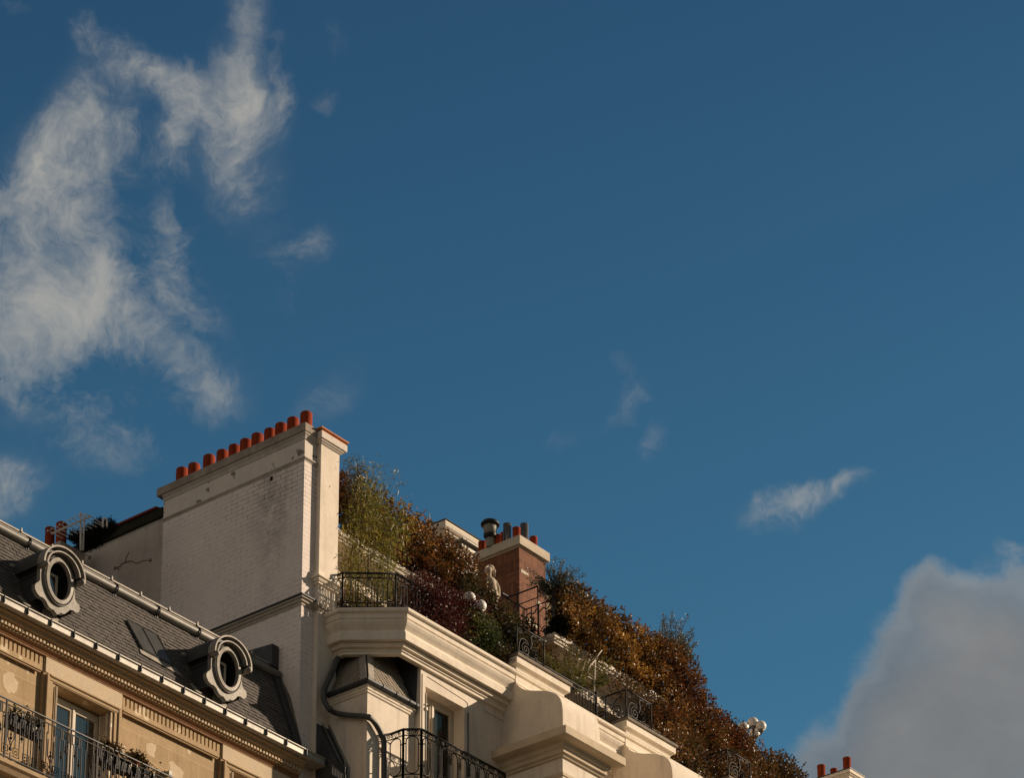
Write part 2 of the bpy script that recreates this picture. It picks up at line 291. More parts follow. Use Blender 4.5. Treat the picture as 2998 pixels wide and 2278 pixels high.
def leafmat(name, cols, scale=1.6, sss=.28, rough=.46, spec=.5):
    """leaf colours: clumps by position, single leaves by island; light passes through the blade"""
    m = bpy.data.materials.new(name); m.use_nodes = True; nt = m.node_tree; L = nt.links.new
    p = nt.nodes['Principled BSDF']; out = nt.nodes['Material Output']
    geo = nd(nt, 'ShaderNodeNewGeometry'); n = nd(nt, 'ShaderNodeTexNoise'); n.inputs['Scale'].default_value = scale; n.inputs['Detail'].default_value = 3
    L(geo.outputs['Position'], n.inputs['Vector'])
    a = nd(nt, 'ShaderNodeMath', operation='MULTIPLY_ADD'); L(geo.outputs['Random Per Island'], a.inputs[0]); a.inputs[1].default_value = .55
    b = nd(nt, 'ShaderNodeMath', operation='MULTIPLY_ADD'); L(n.outputs['Fac'], b.inputs[0]); b.inputs[1].default_value = 2.4; b.inputs[2].default_value = -.97
    L(b.outputs[0], a.inputs[2])
    cr = nd(nt, 'ShaderNodeValToRGB'); L(a.outputs[0], cr.inputs[0]); cr.color_ramp.interpolation = 'LINEAR'
    el = cr.color_ramp.elements
    while len(el) < len(cols): el.new(.5)
    for i, c in enumerate(cols): el[i].position = i/(len(cols)-1); el[i].color = tuple(c)+(1,)
    L(cr.outputs[0], p.inputs['Base Color']); p.inputs['Roughness'].default_value = rough; p.inputs['Specular IOR Level'].default_value = spec
    t = nd(nt, 'ShaderNodeBsdfTranslucent'); L(cr.outputs[0], t.inputs[0]); mx = nd(nt, 'ShaderNodeMixShader'); mx.inputs[0].default_value = sss
    L(p.outputs[0], mx.inputs[1]); L(t.outputs[0], mx.inputs[2]); L(mx.outputs[0], out.inputs[0]); MATS[name] = m
leafmat('leaf_rust', [(.06,.024,.010), (.17,.058,.018), (.26,.095,.024), (.045,.046,.015), (.17,.070,.020), (.55,.28,.07)], 1.3)
leafmat('leaf_gold', [(.07,.040,.012), (.20,.082,.019), (.065,.062,.018), (.36,.18,.038), (.19,.070,.020), (.62,.37,.08)], 1.8)
leafmat('leaf_autumn', [(.06,.042,.014), (.17,.080,.022), (.05,.05,.016), (.25,.115,.027), (.10,.040,.015), (.45,.25,.06)], 1.4)
leafmat('leaf_maroon', [(0.056, 0.011, 0.010), (0.105, 0.016, 0.013), (0.039, 0.014, 0.011), (0.154, 0.027, 0.017), (0.070, 0.027, 0.017)], 2.)
leafmat('leaf_green', [(0.042, 0.061, 0.017), (0.077, 0.102, 0.023), (0.035, 0.047, 0.017), (0.126, 0.136, 0.029), (0.168, 0.150, 0.032)], 2.)
leafmat('leaf_darkgreen', [(0.030, 0.040, 0.019), (0.056, 0.061, 0.023), (0.126, 0.081, 0.029), (0.042, 0.047, 0.019), (0.196, 0.095, 0.032)], 1.5)
leafmat('leaf_bamboo', [(.13, .14, .028), (.24, .22, .035), (.11, .12, .024), (.36, .28, .045), (.44, .30, .05)], 2.2, .45)
leafmat('leaf_olive', [(0.084, 0.095, 0.073), (0.140, 0.150, 0.113), (0.070, 0.081, 0.056), (0.196, 0.190, 0.145)], 3., .25)
leafmat('leaf_palm', [(0.063, 0.081, 0.023), (0.112, 0.123, 0.032), (0.210, 0.163, 0.040), (0.070, 0.081, 0.024), (0.280, 0.204, 0.048)], 3., .35)
leafmat('leaf_moss', [(.006, .008, .004), (.012, .013, .005), (.02, .018, .007)], 3., .1, .9, .1)

# ------------------------------------------------------------------ mesh collector
WL = {}
class MB:
    def __init__(s): s.v = []; s.f = []; s.sm = []
    def add(s, vs, fs, smooth=False):
        k = len(s.v); s.v += [tuple(map(float, q)) for q in vs]; s.f += [tuple(i+k for i in f) for f in fs]; s.sm += [smooth]*len(fs); return s
    def box(s, x0, x1, y0, y1, z0, z1):
        return s.add([(x0,y0,z0),(x1,y0,z0),(x1,y1,z0),(x0,y1,z0),(x0,y0,z1),(x1,y0,z1),(x1,y1,z1),(x0,y1,z1)],
                     [(0,3,2,1),(4,5,6,7),(0,1,5,4),(1,2,6,5),(2,3,7,6),(3,0,4,7)])
    def obox(s, c, ax, ay, az):      # oriented box: centre and three half-extent vectors
        c, ax, ay, az = map(Vector, (c, ax, ay, az)); vs = [c+i*ax+j*ay+k*az for k in (-1,1) for j in (-1,1) for i in (-1,1)]
        return s.add(vs, [(0,2,3,1),(4,5,7,6),(0,1,5,4),(1,3,7,5),(3,2,6,7),(2,0,4,6)])
    def prism(s, poly, vec, smooth=False):  # closed polygon pushed along vec
        n = len(poly); v = Vector(vec); a = [Vector(q) for q in poly]; b = [q+v for q in a]
        return s.add(a+b, [tuple(range(n-1,-1,-1)), tuple(range(n,2*n))], False) if 0 else s._pr(a, b, n, smooth)
    def _pr(s, a, b, n, smooth):
        s.add(a, [tuple(range(n-1,-1,-1))]); s.add(b, [tuple(range(n))]); s.add(a+b, [(i,(i+1)%n,n+(i+1)%n,n+i) for i in range(n)], smooth); return s
    def tube(s, pts, r, n=6, closed=False, r2=None):
        P = [Vector(q) for q in pts]; m = len(P); vs = []
        up = Vector((0.13, 0.21, 1)).normalized(); prev = None
        for i, q in enumerate(P):
            if closed: t = P[(i+1)%m]-P[i-1]
            else: t = P[min(i+1, m-1)]-P[max(i-1, 0)]
            t = t.normalized() if t.length > 1e-9 else Vector((0,0,1))
            if prev is None:
                a = t.cross(up)
                if a.length < .05: a = t.cross(Vector((1,0,0)))
                a.normalize()
            else:
                a = prev-t*prev.dot(t)
                a = a.normalized() if a.length > 1e-6 else t.orthogonal().normalized()
            prev = a; b = t.cross(a); rr = r if r2 is None else r+(r2-r)*i/max(1, m-1)
            vs += [q+a*math.cos(2*math.pi*k/n)*rr+b*math.sin(2*math.pi*k/n)*rr for k in range(n)]
        fs = []
        for i in range(m if closed else m-1):
            j = (i+1) % m
            fs += [(i*n+k, i*n+(k+1)%n, j*n+(k+1)%n, j*n+k) for k in range(n)]
        if not closed: fs += [tuple(range(n-1,-1,-1)), tuple((m-1)*n+k for k in range(n))]
        return s.add(vs, fs, n > 5)
    def lathe(s, prof, c, n=24, ry=None):
        vs = []; m = len(prof)
        for r, z in prof: vs += [(c[0]+r*math.cos(2*math.pi*k/n), c[1]+r*math.sin(2*math.pi*k/n), c[2]+z) for k in range(n)]
        fs = [(i*n+k, i*n+(k+1)%n, (i+1)*n+(k+1)%n, (i+1)*n+k) for i in range(m-1) for k in range(n)]
        s.add(vs, fs, True); s.add([vs[k] for k in range(n)], [tuple(range(n-1,-1,-1))]); s.add([vs[(m-1)*n+k] for k in range(n)], [tuple(range(n))]); return s
    def sphere(s, c, r, n=24, sc=(1,1,1)):
        return s.lathe_s(c, r, n, sc)
    def lathe_s(s, c, r, n, sc):
        vs = []; fs = []; m = n//2
        for i in range(m+1):
            a = -math.pi/2+math.pi*i/m
            vs += [(c[0]+sc[0]*r*math.cos(a)*math.cos(2*math.pi*k/n), c[1]+sc[1]*r*math.cos(a)*math.sin(2*math.pi*k/n), c[2]+sc[2]*r*math.sin(a)) for k in range(n)]
        fs = [(i*n+k, i*n+(k+1)%n, (i+1)*n+(k+1)%n, (i+1)*n+k) for i in range(m) for k in range(n)]
        return s.add(vs, fs, True)
    def sweep(s, path, prof, back=-.12, close=True):
        """moulding: prof = (offset outward, height) from top to bottom, carried along the plan path with mitred corners.
        outward is to the right of the travel direction"""
        pl = list(prof)
        if close: pl = [(back, prof[0][1])]+pl+[(back, prof[-1][1])]
        P = [Vector((q[0], q[1])) for q in path]; m = len(P); k = len(pl); nr = []
        for i in range(m-1):
            t = (P[i+1]-P[i]).normalized(); nr.append(Vector((t.y, -t.x)))
        vs = []
        for i in range(m):
            if i == 0: o = nr[0]
            elif i == m-1: o = nr[-1]
            else: o = (nr[i-1]+nr[i])/(1+nr[i-1].dot(nr[i]))
            vs += [(P[i].x+o.x*p, P[i].y+o.y*p, z) for p, z in pl]
        fs = [(i*k+j, i*k+(j+1)%k, (i+1)*k+(j+1)%k, (i+1)*k+j) for i in range(m-1) for j in range(k)]
        s.add(vs, fs); s.add(vs[:k], [tuple(range(k-1,-1,-1))]); s.add(vs[-k:], [tuple(range(k))]); return s
    def wall(s, x0, x1, z0, z1, yf, yb, holes=(), sides=True):
        """front sheet of a wall with rectangular openings and their reveals (facing -Y), closed behind"""
        xs = sorted({x0, x1, *[h[0] for h in holes], *[h[1] for h in holes]}); zs = sorted({z0, z1, *[h[2] for h in holes], *[h[3] for h in holes]})
        xs = [x for x in xs if x0 <= x <= x1]; zs = [z for z in zs if z0 <= z <= z1]
        inh = lambda x, z: any(h[0] < x < h[1] and h[2] < z < h[3] for h in holes)
        for i in range(len(xs)-1):
            for j in range(len(zs)-1):
                a, b, c, d = xs[i], xs[i+1], zs[j], zs[j+1]
                if not inh((a+b)/2, (c+d)/2): s.add([(a,yf,c),(b,yf,c),(b,yf,d),(a,yf,d)], [(0,1,2,3)])
        for h in holes:
            a, b, c, d = h[:4]
            s.add([(a,yf,c),(a,yb,c),(a,yb,d),(a,yf,d)], [(0,1,2,3)]); s.add([(b,yf,c),(b,yf,d),(b,yb,d),(b,yb,c)], [(0,1,2,3)])
            s.add([(a,yf,d),(a,yb,d),(b,yb,d),(b,yf,d)], [(0,1,2,3)]); s.add([(a,yf,c),(b,yf,c),(b,yb,c),(a,yb,c)], [(0,1,2,3)])
        if sides:
            for X, o in ((x0, 0), (x1, 1)): s.add([(X,yf,z0),(X,yb,z0),(X,yb,z1),(X,yf,z1)], [(0,1,2,3) if not o else (3,2,1,0)])
            s.add([(x0,yf,z1),(x1,yf,z1),(x1,yb,z1),(x0,yb,z1)], [(0,1,2,3)]); s.add([(x0,yf,z0),(x0,yb,z0),(x1,yb,z0),(x1,yf,z0)], [(0,1,2,3)])
        return s
    def build(s, name, m, parent=None, bevel=0, fix=True):
        V = np.array(s.v, dtype=np.float64); lo = V.min(0); hi = V.max(0); o = Vector(((lo[0]+hi[0])/2, (lo[1]+hi[1])/2, lo[2]))
        me = bpy.data.meshes.new(name); me.from_pydata([(Vector(q)-o) for q in s.v], [], s.f); me.materials.append(MATS[m])
        for p, q in zip(me.polygons, s.sm): p.use_smooth = q
        if fix:
            b = bmesh.new(); b.from_mesh(me); bmesh.ops.remove_doubles(b, verts=b.verts, dist=1e-5) if bevel else None
            bmesh.ops.recalc_face_normals(b, faces=b.faces); b.to_mesh(me); b.free()
        ob = bpy.data.objects.new(name, me); return link(ob, o, parent, bevel)
def link(ob, o, parent, bevel=0):
    COL.objects.link(ob); WL[ob.name] = Vector(o)
    if parent is not None: ob.parent = parent; ob.location = Vector(o)-WL[parent.name]
    else: ob.location = o
    if bevel:
        b = ob.modifiers.new('bevel', 'BEVEL'); b.width = bevel; b.segments = 2; b.limit_method = 'ANGLE'; b.angle_limit = R(35)
    return ob
def thing(name, loc, label, cat, group=None):
    o = bpy.data.objects.new(name, None); COL.objects.link(o); o.location = loc; WL[o.name] = Vector(loc); o.empty_display_size = .3
    return tag(o, label, cat, group)
def tag(o, label, cat, group=None):
    o['label'] = label; o['category'] = cat
    if group: o['group'] = group
    return o

# ground: one sheet of street to the horizon
g = MB(); g.add([(-900,-900,0),(1500,-900,0),(1500,1500,0),(-900,1500,0)], [(0,1,2,3)])
o = g.build('street', 'street', fix=False); o['kind'] = 'structure'
g = MB(); g.box(-60, 160, 25.5, 29, .004, .14); o = g.build('pavement', 'ledge_stone'); o['kind'] = 'structure'
mat('grey_mortar', (.21, .175, .14), .9, .25, 6, .5, 50)
mat('spalled_plaster', (.72, .64, .55), .85, .06, 2, .3, 60, patch=((.16, .13, .10), 5.0, .605, .85), streak=.1)
mat('brown_pipe', (.16, .085, .05), .5, .2, 8)
def clear_glass():
    m = bpy.data.materials.new('clear_glass'); m.use_nodes = True; nt = m.node_tree; nt.nodes.clear(); L = nt.links.new
    o = nd(nt, 'ShaderNodeOutputMaterial'); mx = nd(nt, 'ShaderNodeMixShader'); t = nd(nt, 'ShaderNodeBsdfTransparent'); g_ = nd(nt, 'ShaderNodeBsdfGlossy'); g_.inputs['Roughness'].default_value = .03
    f = nd(nt, 'ShaderNodeFresnel'); f.inputs[0].default_value = 1.45; L(f.outputs[0], mx.inputs[0]); L(t.outputs[0], mx.inputs[1]); L(g_.outputs[0], mx.inputs[2]); L(mx.outputs[0], o.inputs[0]); MATS['clear_glass'] = m
clear_glass()
mat('ledge_cap', (.36, .305, .245), .9, .2, 4, .4, 50, dirt=(.10, .085, .07, .75), dscale=3, streak=.5)
mat('grey_trim', (.48, .41, .33), .85, .12, 4, .3, 50, dirt=(.22, .17, .12, .6), dscale=5)
mat('pier_stone', (.60, .49, .35), .85, .08, 4, .3, 60, dirt=(.33, .25, .17, .4), dscale=3)
mat('cream_stone', (.58, .50, .38), .85, .12, 5, .3, 60, dirt=(.28, .24, .19, .5), dscale=4)
mat('pipe_grey', (.085, .088, .083), .5, .2, 5, .05, 60, metal=.2)
mat('lamp_post', (.20, .19, .17), .5, .15, 10, .05, 60, metal=.4)

# ================================================================== tan stone building on the left
TB = thing('tan_building', (26, 30, 0), 'tan stone apartment house with grey slate mansard roof and round dormers, on the left', 'building')
bays = [(23.64, 25.17), (27.21, 28.74), (30.78, 32.31)]       # window bays stand 10 cm proud of the panels
wins = [(b[0]+.23, b[1]-.22, 19.6, 22.22) for b in bays]
w = MB(); holes = [(a+.08, b-.08, 19.6, 22.24) for a, b in bays]
w.wall(14, 32.44, 0, 22.70, 30.055, 30.9, holes); w.build('wall', 'tan_stone', TB)
for b, h in zip(bays, wins): w = MB(); w.wall(b[0], b[1], 0, 22.63, 30.0, 30.27, [h]); w.build('window_bay', 'tan_stone', TB)
for b in bays: w = MB(); w.box(b[0]+.02, b[1]-.02, 29.985, 30.02, 22.335, 22.60); w.build('pale_frieze', 'pale_frieze', TB, .004)
# slotted band between the bays
for (x0, x1) in ((20, 23.62), (25.19, 27.19), (28.76, 30.76)):
    w = MB(); sl = MB(); hs = []; n = int((x1-x0-.04)/.0805); st = (x1-x0-.05)/n
    for i in range(n): a = x1-.045-.028-i*st; hs.append((a-.015, a+.015, 22.42, 22.575))
    w.wall(x0, x1, 22.34, 22.64, 30.012, 30.053, [h for h in hs if h[0] > x0])
    for h in hs:
        if h[0] > x0: sl.box(h[0]-.002, h[1]+.002, 30.046, 30.052, h[2], h[3])
    q_ = w.build('slotted_band', 'tan_stone', TB); sl.build('band_slots', 'rusty_stone', q_)
for (x0, x1) in ((20, 23.60), (25.21, 27.15), (28.76, 30.72)):
    w = MB(); w.sweep([(x0, 30.015), (x1, 30.015)], [(.0, 22.345), (.035, 22.34), (.035, 22.32), (.018, 22.312), (.018, 22.296), (.0, 22.29)], -.0)
    w.build('panel_moulding', 'tan_trim', TB)
# architrave round each window
for b in bays:
    w = MB(); x0, x1, zt = b[0]+.045, b[1]-.04, 22.315
    w.sweep([(x0+.05, 30.0), (x1-.05, 30.0)], [(.0, zt), (.05, zt), (.05, zt-.022), (.028, zt-.03), (.028, zt-.075), (.0, zt-.08)], -.0)
    for a, c in ((x0, x0+.05), (x1-.05, x1)): w.box(a, c, 29.962, 29.999, 19, zt-.001)
    for a, c in ((x0+.055, x0+.12), (x1-.12, x1-.055)): w.box(a, c, 29.982, 29.999, 19, zt-.06)
    w.box(x0+.12, x1-.12, 29.982, 29.999, 22.225, 22.255)
    w.build('window_architrave', 'tan_trim', TB, .004)
# windows
def casement(x0, x1, z0, z1, y, parent, wood='window_wood', curtains=False, frame=.055):
    f = MB(); t = frame; xm = (x0+x1)/2
    for a, b in ((x0, x0+t), (x1-t, x1)): f.box(a, b, y-.03, y+.03, z0, z1-t-.001)
    f.box(x0, x1, y-.03, y+.03, z1-t, z1)
    for a, b in ((x0+t+.002, xm-.002), (xm+.002, x1-t-.002)):
        f.box(a, a+.05, y-.045, y+.005, z0, z1-t-.07); f.box(b-.05, b, y-.045, y+.005, z0, z1-t-.07); f.box(a, b, y-.046, y+.006, z1-t-.069, z1-t-.003)
    f.box(xm-.02, xm+.02, y-.062, y-.046, z0, z1-t-.003)
    F = f.build('window', wood, parent, .004)
    for a, b in ((x0+t+.05, xm-.05), (xm+.05, x1-t-.05)):
        p = MB(); p.box(a, b, y-.02, y-.012, z0, z1-t-.065); p.build('pane', 'window_glass', F)
    return F
for i, h in enumerate(wins):
    W_ = casement(h[0], h[1], h[2], h[3]-.03, 30.24, TB)
    s_ = MB(); X = h[1]-.012                                    # folded louvre shutter in the right reveal
    s_.box(X-.022, X, 30.03, 30.06, h[2], h[3]-.02); s_.box(X-.022, X, 30.17, 30.20, h[2], h[3]-.02)
    z = h[2]
    while z < h[3]-.05: s_.obox((X-.010, 30.115, z), (.009, 0, .004), (0, .055, 0), (.002, 0, .013)); z += .036
    s_.build('shutter', 'window_wood', W_)
    s_ = MB(); X = h[0]+.012; s_.box(X, X+.02, 29.99, 30.19, h[2], h[3]-.02); s_.tube([(X+.0, 29.975, h[2]), (X+.0, 29.975, h[3]-.03)], .007, 8); s_.build('shutter', 'window_wood', W_)
    c_ = MB(); c_.tube([(h[1]-.02, 29.975, h[2]), (h[1]-.02, 29.975, h[3]-.03)], .008, 8)
    for zz in (21.2, 21.95): c_.box(h[1]-.032, h[1]-.008, 29.96, 29.99, zz, zz+.07)
    c_.build('shutter_bolt', 'white_paint', W_)
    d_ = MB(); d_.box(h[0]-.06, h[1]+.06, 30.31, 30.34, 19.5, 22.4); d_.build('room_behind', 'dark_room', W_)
# main cornice
CX0, CX1 = 14, 32.44
w = MB(); w.sweep([(CX0, 30.0), (CX1, 30.0)], [(.03, 22.755), (.03, 22.69), (.07, 22.686), (.07, 22.67), (.035, 22.655), (.035, 22.64), (.0, 22.62)], -.1); w.build('bed_moulding', 'tan_trim', TB)
w = MB(); x = 22.0
while x < 32.42: w.box(x, x+.036, 29.895, 29.968, 22.694, 22.752); x += .066
w.build('dentil_course', 'pale_frieze', TB)
w = MB(); w.sweep([(CX0, 30.0), (CX1, 30.0)], [(.20, 22.845), (.203, 22.84), (.200, 22.828), (.185, 22.824), (.172, 22.82), (.166, 22.812), (.150, 22.808), (.150, 22.766), (.128, 22.757)], -.1); w.build('cornice', 'tan_trim', TB, .003)
w = MB(); w.sweep([(CX0, 30.0), (CX1, 30.0)], [(.03, 22.655), (.048, 22.645), (.018, 22.625), (.034, 22.612), (.016, 22.592), (.022, 22.575), (.0, 22.56)], -.0); w.build('decayed_moulding', 'rusty_stone', TB, .0)
# zinc gutter on the cornice
w = MB(); w.sweep([(CX0, 30.0), (CX1+.55, 30.0)], [(.300, 22.968), (.318, 22.966), (.318, 22.952), (.296, 22.946), (.292, 22.865), (.280, 22.855), (.12, 22.850)], .02)
w.build('gutter', 'zinc_light', TB, .0)
w = MB(); xb = at(79.6, 1805, 29.7).x - .44*18
while xb < 32.95:
    if xb > 25: w = MB(); w.box(xb-.008, xb+.008, 29.674, 29.71, 22.862, 22.970); w.build('gutter_bracket', 'zinc_dark', TB, .002)
    xb += .44

# mansard slope and its slates
SL = 2.67; Y0, Z0 = 29.90, 22.976
def roofp(x, s, off=0.): # point s metres up the slope, off metres out of it
    n = Vector((0, -SL, 1)).normalized(); d = Vector((0, 1, SL)).normalized(); return Vector((x, Y0, Z0))+d*s+n*off
TOP = 1.72
w = MB(); w.prism([roofp(14, -.05), roofp(14, TOP), roofp(14, TOP)+Vector((0, .6, 0)), Vector((14, 30.9, 22.8)), roofp(14, -.05)+Vector((0, .1, -.05))], (18.44, 0, 0)); w.build('roof_deck', 'slate', TB)
w = MB(); rh = .073; rw = .125; rows = int(TOP/rh)
for r_ in range(rows):
    x = 25.2+(r_ % 2)*rw/2
    while x < 32.42:
        a = x+.003; b = min(x+rw-.003+random.uniform(-.004, .004), 32.43); s0 = r_*rh+random.uniform(-.004, .004); o1 = .016+random.uniform(0, .008); o2 = .003
        k = random.uniform(-.003, .003)
        p = [roofp(a, s0, o1+k), roofp(b, s0, o1-k), roofp(b, s0+rh*1.6, o2), roofp(a, s0+rh*1.6, o2), roofp(a, s0, .002), roofp(b, s0, .002)]
        w.add(p, [(0,1,2,3), (4,5,1,0), (4,0,3), (5,2,1)]); x += rw
w.build('slates', 'slate', TB, fix=False)
w = MB(); w.add([roofp(14, 0, .03), roofp(25.3, 0, .03), roofp(25.3, TOP, .03), roofp(14, TOP, .03)], [(0,1,2,3)]); w.build('far_slates', 'slate', TB)
# eaves flashings, round top gutter with straps, terrace edge behind it
def strip(px0, px1, Y, y0, y1, th=.02):
    a = at(0, px0, Y); b = at(0, px1, Y); return (a.z, b.z)
w = MB()
for (a, b, Y) in ((1560.5, 1565, 30.455), (1567.5, 1574, 30.44)):
    z1 = at(0, a, Y).z; z0 = at(0, b, Y).z; w.box(14, 32.43, Y, Y+.06, z0, z1)
w.build('top_flashing', 'lead_pale', TB, .003)
zc = at(0, 1547, 30.41).z
w = MB(); w.tube([(14+i*.9, 30.41, zc) for i in range(21)]+[(32.42, 30.41, zc)], .066, 20); w.build('top_gutter', 'zinc_mid', TB)
w = MB(); zt = at(0, 1527.5, 30.53).z
w.box(14, 32.43, 30.50, 30.56, zc+.03, zt-.03); w.box(14, 32.43, 30.485, 30.57, zt-.028, zt); w.build('terrace_flashing', 'lead_pale', TB, .004)
for k in range(-4, 6):
    w = MB()
    X = at(91, 1597, 30.33).x+k*.865
    if X > 32.35: continue
    w.tube([(X, 30.46, zc+.10), (X, 30.40, zc+.085), (X, 30.345, zc+.045), (X, 30.325, zc-.01), (X, 30.35, zc-.06), (X, 30.40, zc-.085), (X, 30.42, zc-.16), (X, 30.405, zc-.20)], .012, 6)
    w.box(X-.03, X+.03, 30.40, 30.46, zc-.115, zc-.085); w.build('gutter_strap', 'black_iron', TB)
for k in range(-4, 10):
    X = at(60, 1556, 30.5).x+k*.60
    if X < 32.4: w = MB(); w.prism([(X-.014, 30.47, zt-.02), (X+.014, 30.47, zt-.02), (X+.011, 30.47, zt+.03), (X, 30.47, zt+.045), (X-.011, 30.47, zt+.03)], (0, .02, 0)); w.build('roof_lug', 'lead_pale', TB)
w = MB(); w.prism([(14, 30.56, zt-.03), (14, 34.4, zt+.35), (14, 34.4, zt+.2), (14, 30.56, zt-.15)], (18.43, 0, 0)); w.build('terrace_roof', 'zinc_mid', TB)
w = MB(); w.box(14, 32.44, 30.9, 38, 0, 24.4); w.build('back_block', 'tan_stone', TB)
# flashing where the slates meet the party wall, and the dark step at the top
w = MB(); G = 32.45
def gz(y, z): return (G-.012, y, z)
w.prism([gz(29.93, 23.20), gz(30.02, 23.22), gz(30.33, 24.05), gz(30.58, 24.52), gz(30.62, 25.02), gz(30.54, 25.05), gz(30.45, 24.60), gz(30.18, 24.05)], (.011, 0, 0)); w.build('party_flashing_mortar', 'grey_mortar', TB)
w = MB(); w.prism([roofp(G-.16, 0, .055), roofp(G-.16, TOP, .055), roofp(G-.16, TOP, .0), roofp(G-.16, 0, .0)], (.145, 0, 0)); w.prism([(G-.16, 30.44, 24.62), (G-.16, 30.44, 25.0), (G-.16, 31.4, 25.08), (G-.16, 31.4, 24.62)], (.145, 0, 0)); w.build('party_flashing', 'zinc_dark', TB, .004)

# oval dormers
def shape(cx, cy, k, pts, Y, X0=0):
    out = [at(cx+a*k, cy+b*k, Y) for a, b in pts]; return [Vector((q.x+X0, Y, q.z)) for q in out]
K = .18091
PLATE = [(720,640),(650,700),(640,820),(655,880),(652,1010),(650,1095),(625,1130),(585,1150),(565,1190),(568,1240),(600,1310),(650,1365),(700,1385),(740,1430),(770,1490),(800,1540),(840,1570),(870,1580),(895,1620),(925,1655),(960,1650),(985,1625),(1010,1645),(1045,1650),(1090,1620),(1130,1580),(1180,1590),(1230,1630),(1275,1620),(1292,1570),(1285,1510),(1240,1460),(1215,1410),(1208,1330),(1212,1220),(1228,1190),(1226,1165),(1180,1155),(1160,1000),(1120,860),(1040,740),(950,660),(830,610)]
def dormer(dx, parent):
    Y = 29.70
    D = MB(); pl = shape(0, 1500, K, PLATE, Y, dx); cx = sum(p.x for p in pl)/len(pl); cz = 23.76
    OC = at(945*K, 1500+1125*K, Y); cx = OC.x+dx; cz = OC.z; ea, eb = .192, .283
    # plate with the oval cut out: ring quads between outline and oval
    n = len(pl); th = [math.atan2(p.z-cz, p.x-cx) for p in pl]
    inner = [Vector((cx+ea*1.05*math.cos(math.atan2(math.sin(t)/1, math.cos(t))), Y, cz+eb*1.05*math.sin(t))) for t in th]
    vs = pl+inner; D.add(vs, [(i, (i+1)%n, n+(i+1)%n, n+i) for i in range(n)])
    b = [p+Vector((0, .07, 0)) for p in pl]; D.add(pl+b, [(i, n+i, n+(i+1)%n, (i+1)%n) for i in range(n)])
    root = D.build('dormer', 'dormer_lead', parent)
    def ell(a, b_, y, m=40): return [(cx+a*math.cos(2*math.pi*i/m), y, cz+b_*math.sin(2*math.pi*i/m)) for i in range(m)]
    f = MB()      # stepped oval frame
    rings = [(1.50, 1.36, Y-.0), (1.50, 1.36, Y-.030), (1.46, 1.33, Y-.034), (1.43, 1.31, Y-.008), (1.36, 1.25, Y-.008), (1.34, 1.24, Y-.040), (1.08, 1.06, Y-.044), (1.02, 1.015, Y-.030), (1.0, 1.0, Y-.01), (1.0, 1.0, Y+.01)]
    m = 40
    for i in range(len(rings)-1):
        A = ell(ea*rings[i][0], eb*rings[i][1], rings[i][2]); B = ell(ea*rings[i+1][0], eb*rings[i+1][1], rings[i+1][2])
        f.add(A+B, [(j, (j+1)%m, m+(j+1)%m, m+j) for j in range(m)], False)
    f.build('oval_frame', 'dormer_lead', root)
    f = MB(); f.tube(ell(ea*1.395, eb*1.28, Y-.012), .009, 6, True); f.build('frame_groove', 'zinc_dark', root)
    # arched hood with volute ends and barrel running back into the slope
    def arch(a, b_, z0, m=26, a0=0., a1=180.): return [(cx+a*math.cos(R(a1-(a1-a0)*i/m)), z0+b_*math.sin(R(a1-(a1-a0)*i/m))) for i in range(m+1)]
    z0 = cz+.13; yf = Y-.13
    def band(o, i_, y0, y1, matn, nm):
        q = MB(); m_ = len(o)
        for y in (y0, y1): q.add([(p[0], y, p[1]) for p in o]+[(p[0], y, p[1]) for p in i_], [(j, j+1, m_+j+1, m_+j) for j in range(m_-1)])
        for P_, sm in ((o, True), (i_, True)): q.add([(p[0], y0, p[1]) for p in P_]+[(p[0], y1, p[1]) for p in P_], [(j, j+1, m_+j+1, m_+j) for j in range(m_-1)], sm)
        for e in (0, -1): q.add([(o[e][0], y0, o[e][1]), (i_[e][0], y0, i_[e][1]), (i_[e][0], y1, i_[e][1]), (o[e][0], y1, o[e][1])], [(0,1,2,3)])
        return q.build(nm, matn, root, fix=True)
    band(arch(.400, .365, z0, a0=-4, a1=184), arch(.375, .342, z0, a0=-4, a1=184), yf, Y+.02, 'dormer_lead', 'hood_rim')
    band(arch(.374, .341, z0), arch(.322, .292, z0), yf+.09, Y+.02, 'zinc_dark', 'hood_groove')
    band(arch(.321, .291, z0, a0=6, a1=174), arch(.300, .272, z0, a0=6, a1=174), yf+.020, Y+.02, 'dormer_lead', 'hood_fillet')
    band(arch(.299, .271, z0, a0=12, a1=168), arch(.284, .257, z0, a0=12, a1=168), Y-.02, Y+.02, 'zinc_dark', 'hood_groove')
    for sx in (-1, 1):
        v = MB(); v.tube([(cx+sx*.345, yf-.012, z0-.035), (cx+sx*.345, Y+.01, z0-.035)], .042, 18); v.tube([(cx+sx*.345, yf-.02, z0-.035), (cx+sx*.345, yf-.008, z0-.035)], .024, 14); v.build('volute', 'dormer_lead', root)
    def yroof(z): return Y0+(z-Z0)/SL
    q = MB(); A = arch(.405, .372, z0, 22, -6, 186); m_ = len(A)
    q.add([(p[0], Y+.015, p[1]) for p in A]+[(p[0], max(Y+.05, yroof(p[1])+.06), p[1]) for p in A], [(j, j+1, m_+j+1, m_+j) for j in range(m_-1)], True); q.build('barrel_roof', 'zinc_dark', root, fix=True)  # zinc barrel, with its shade put into the dark colour
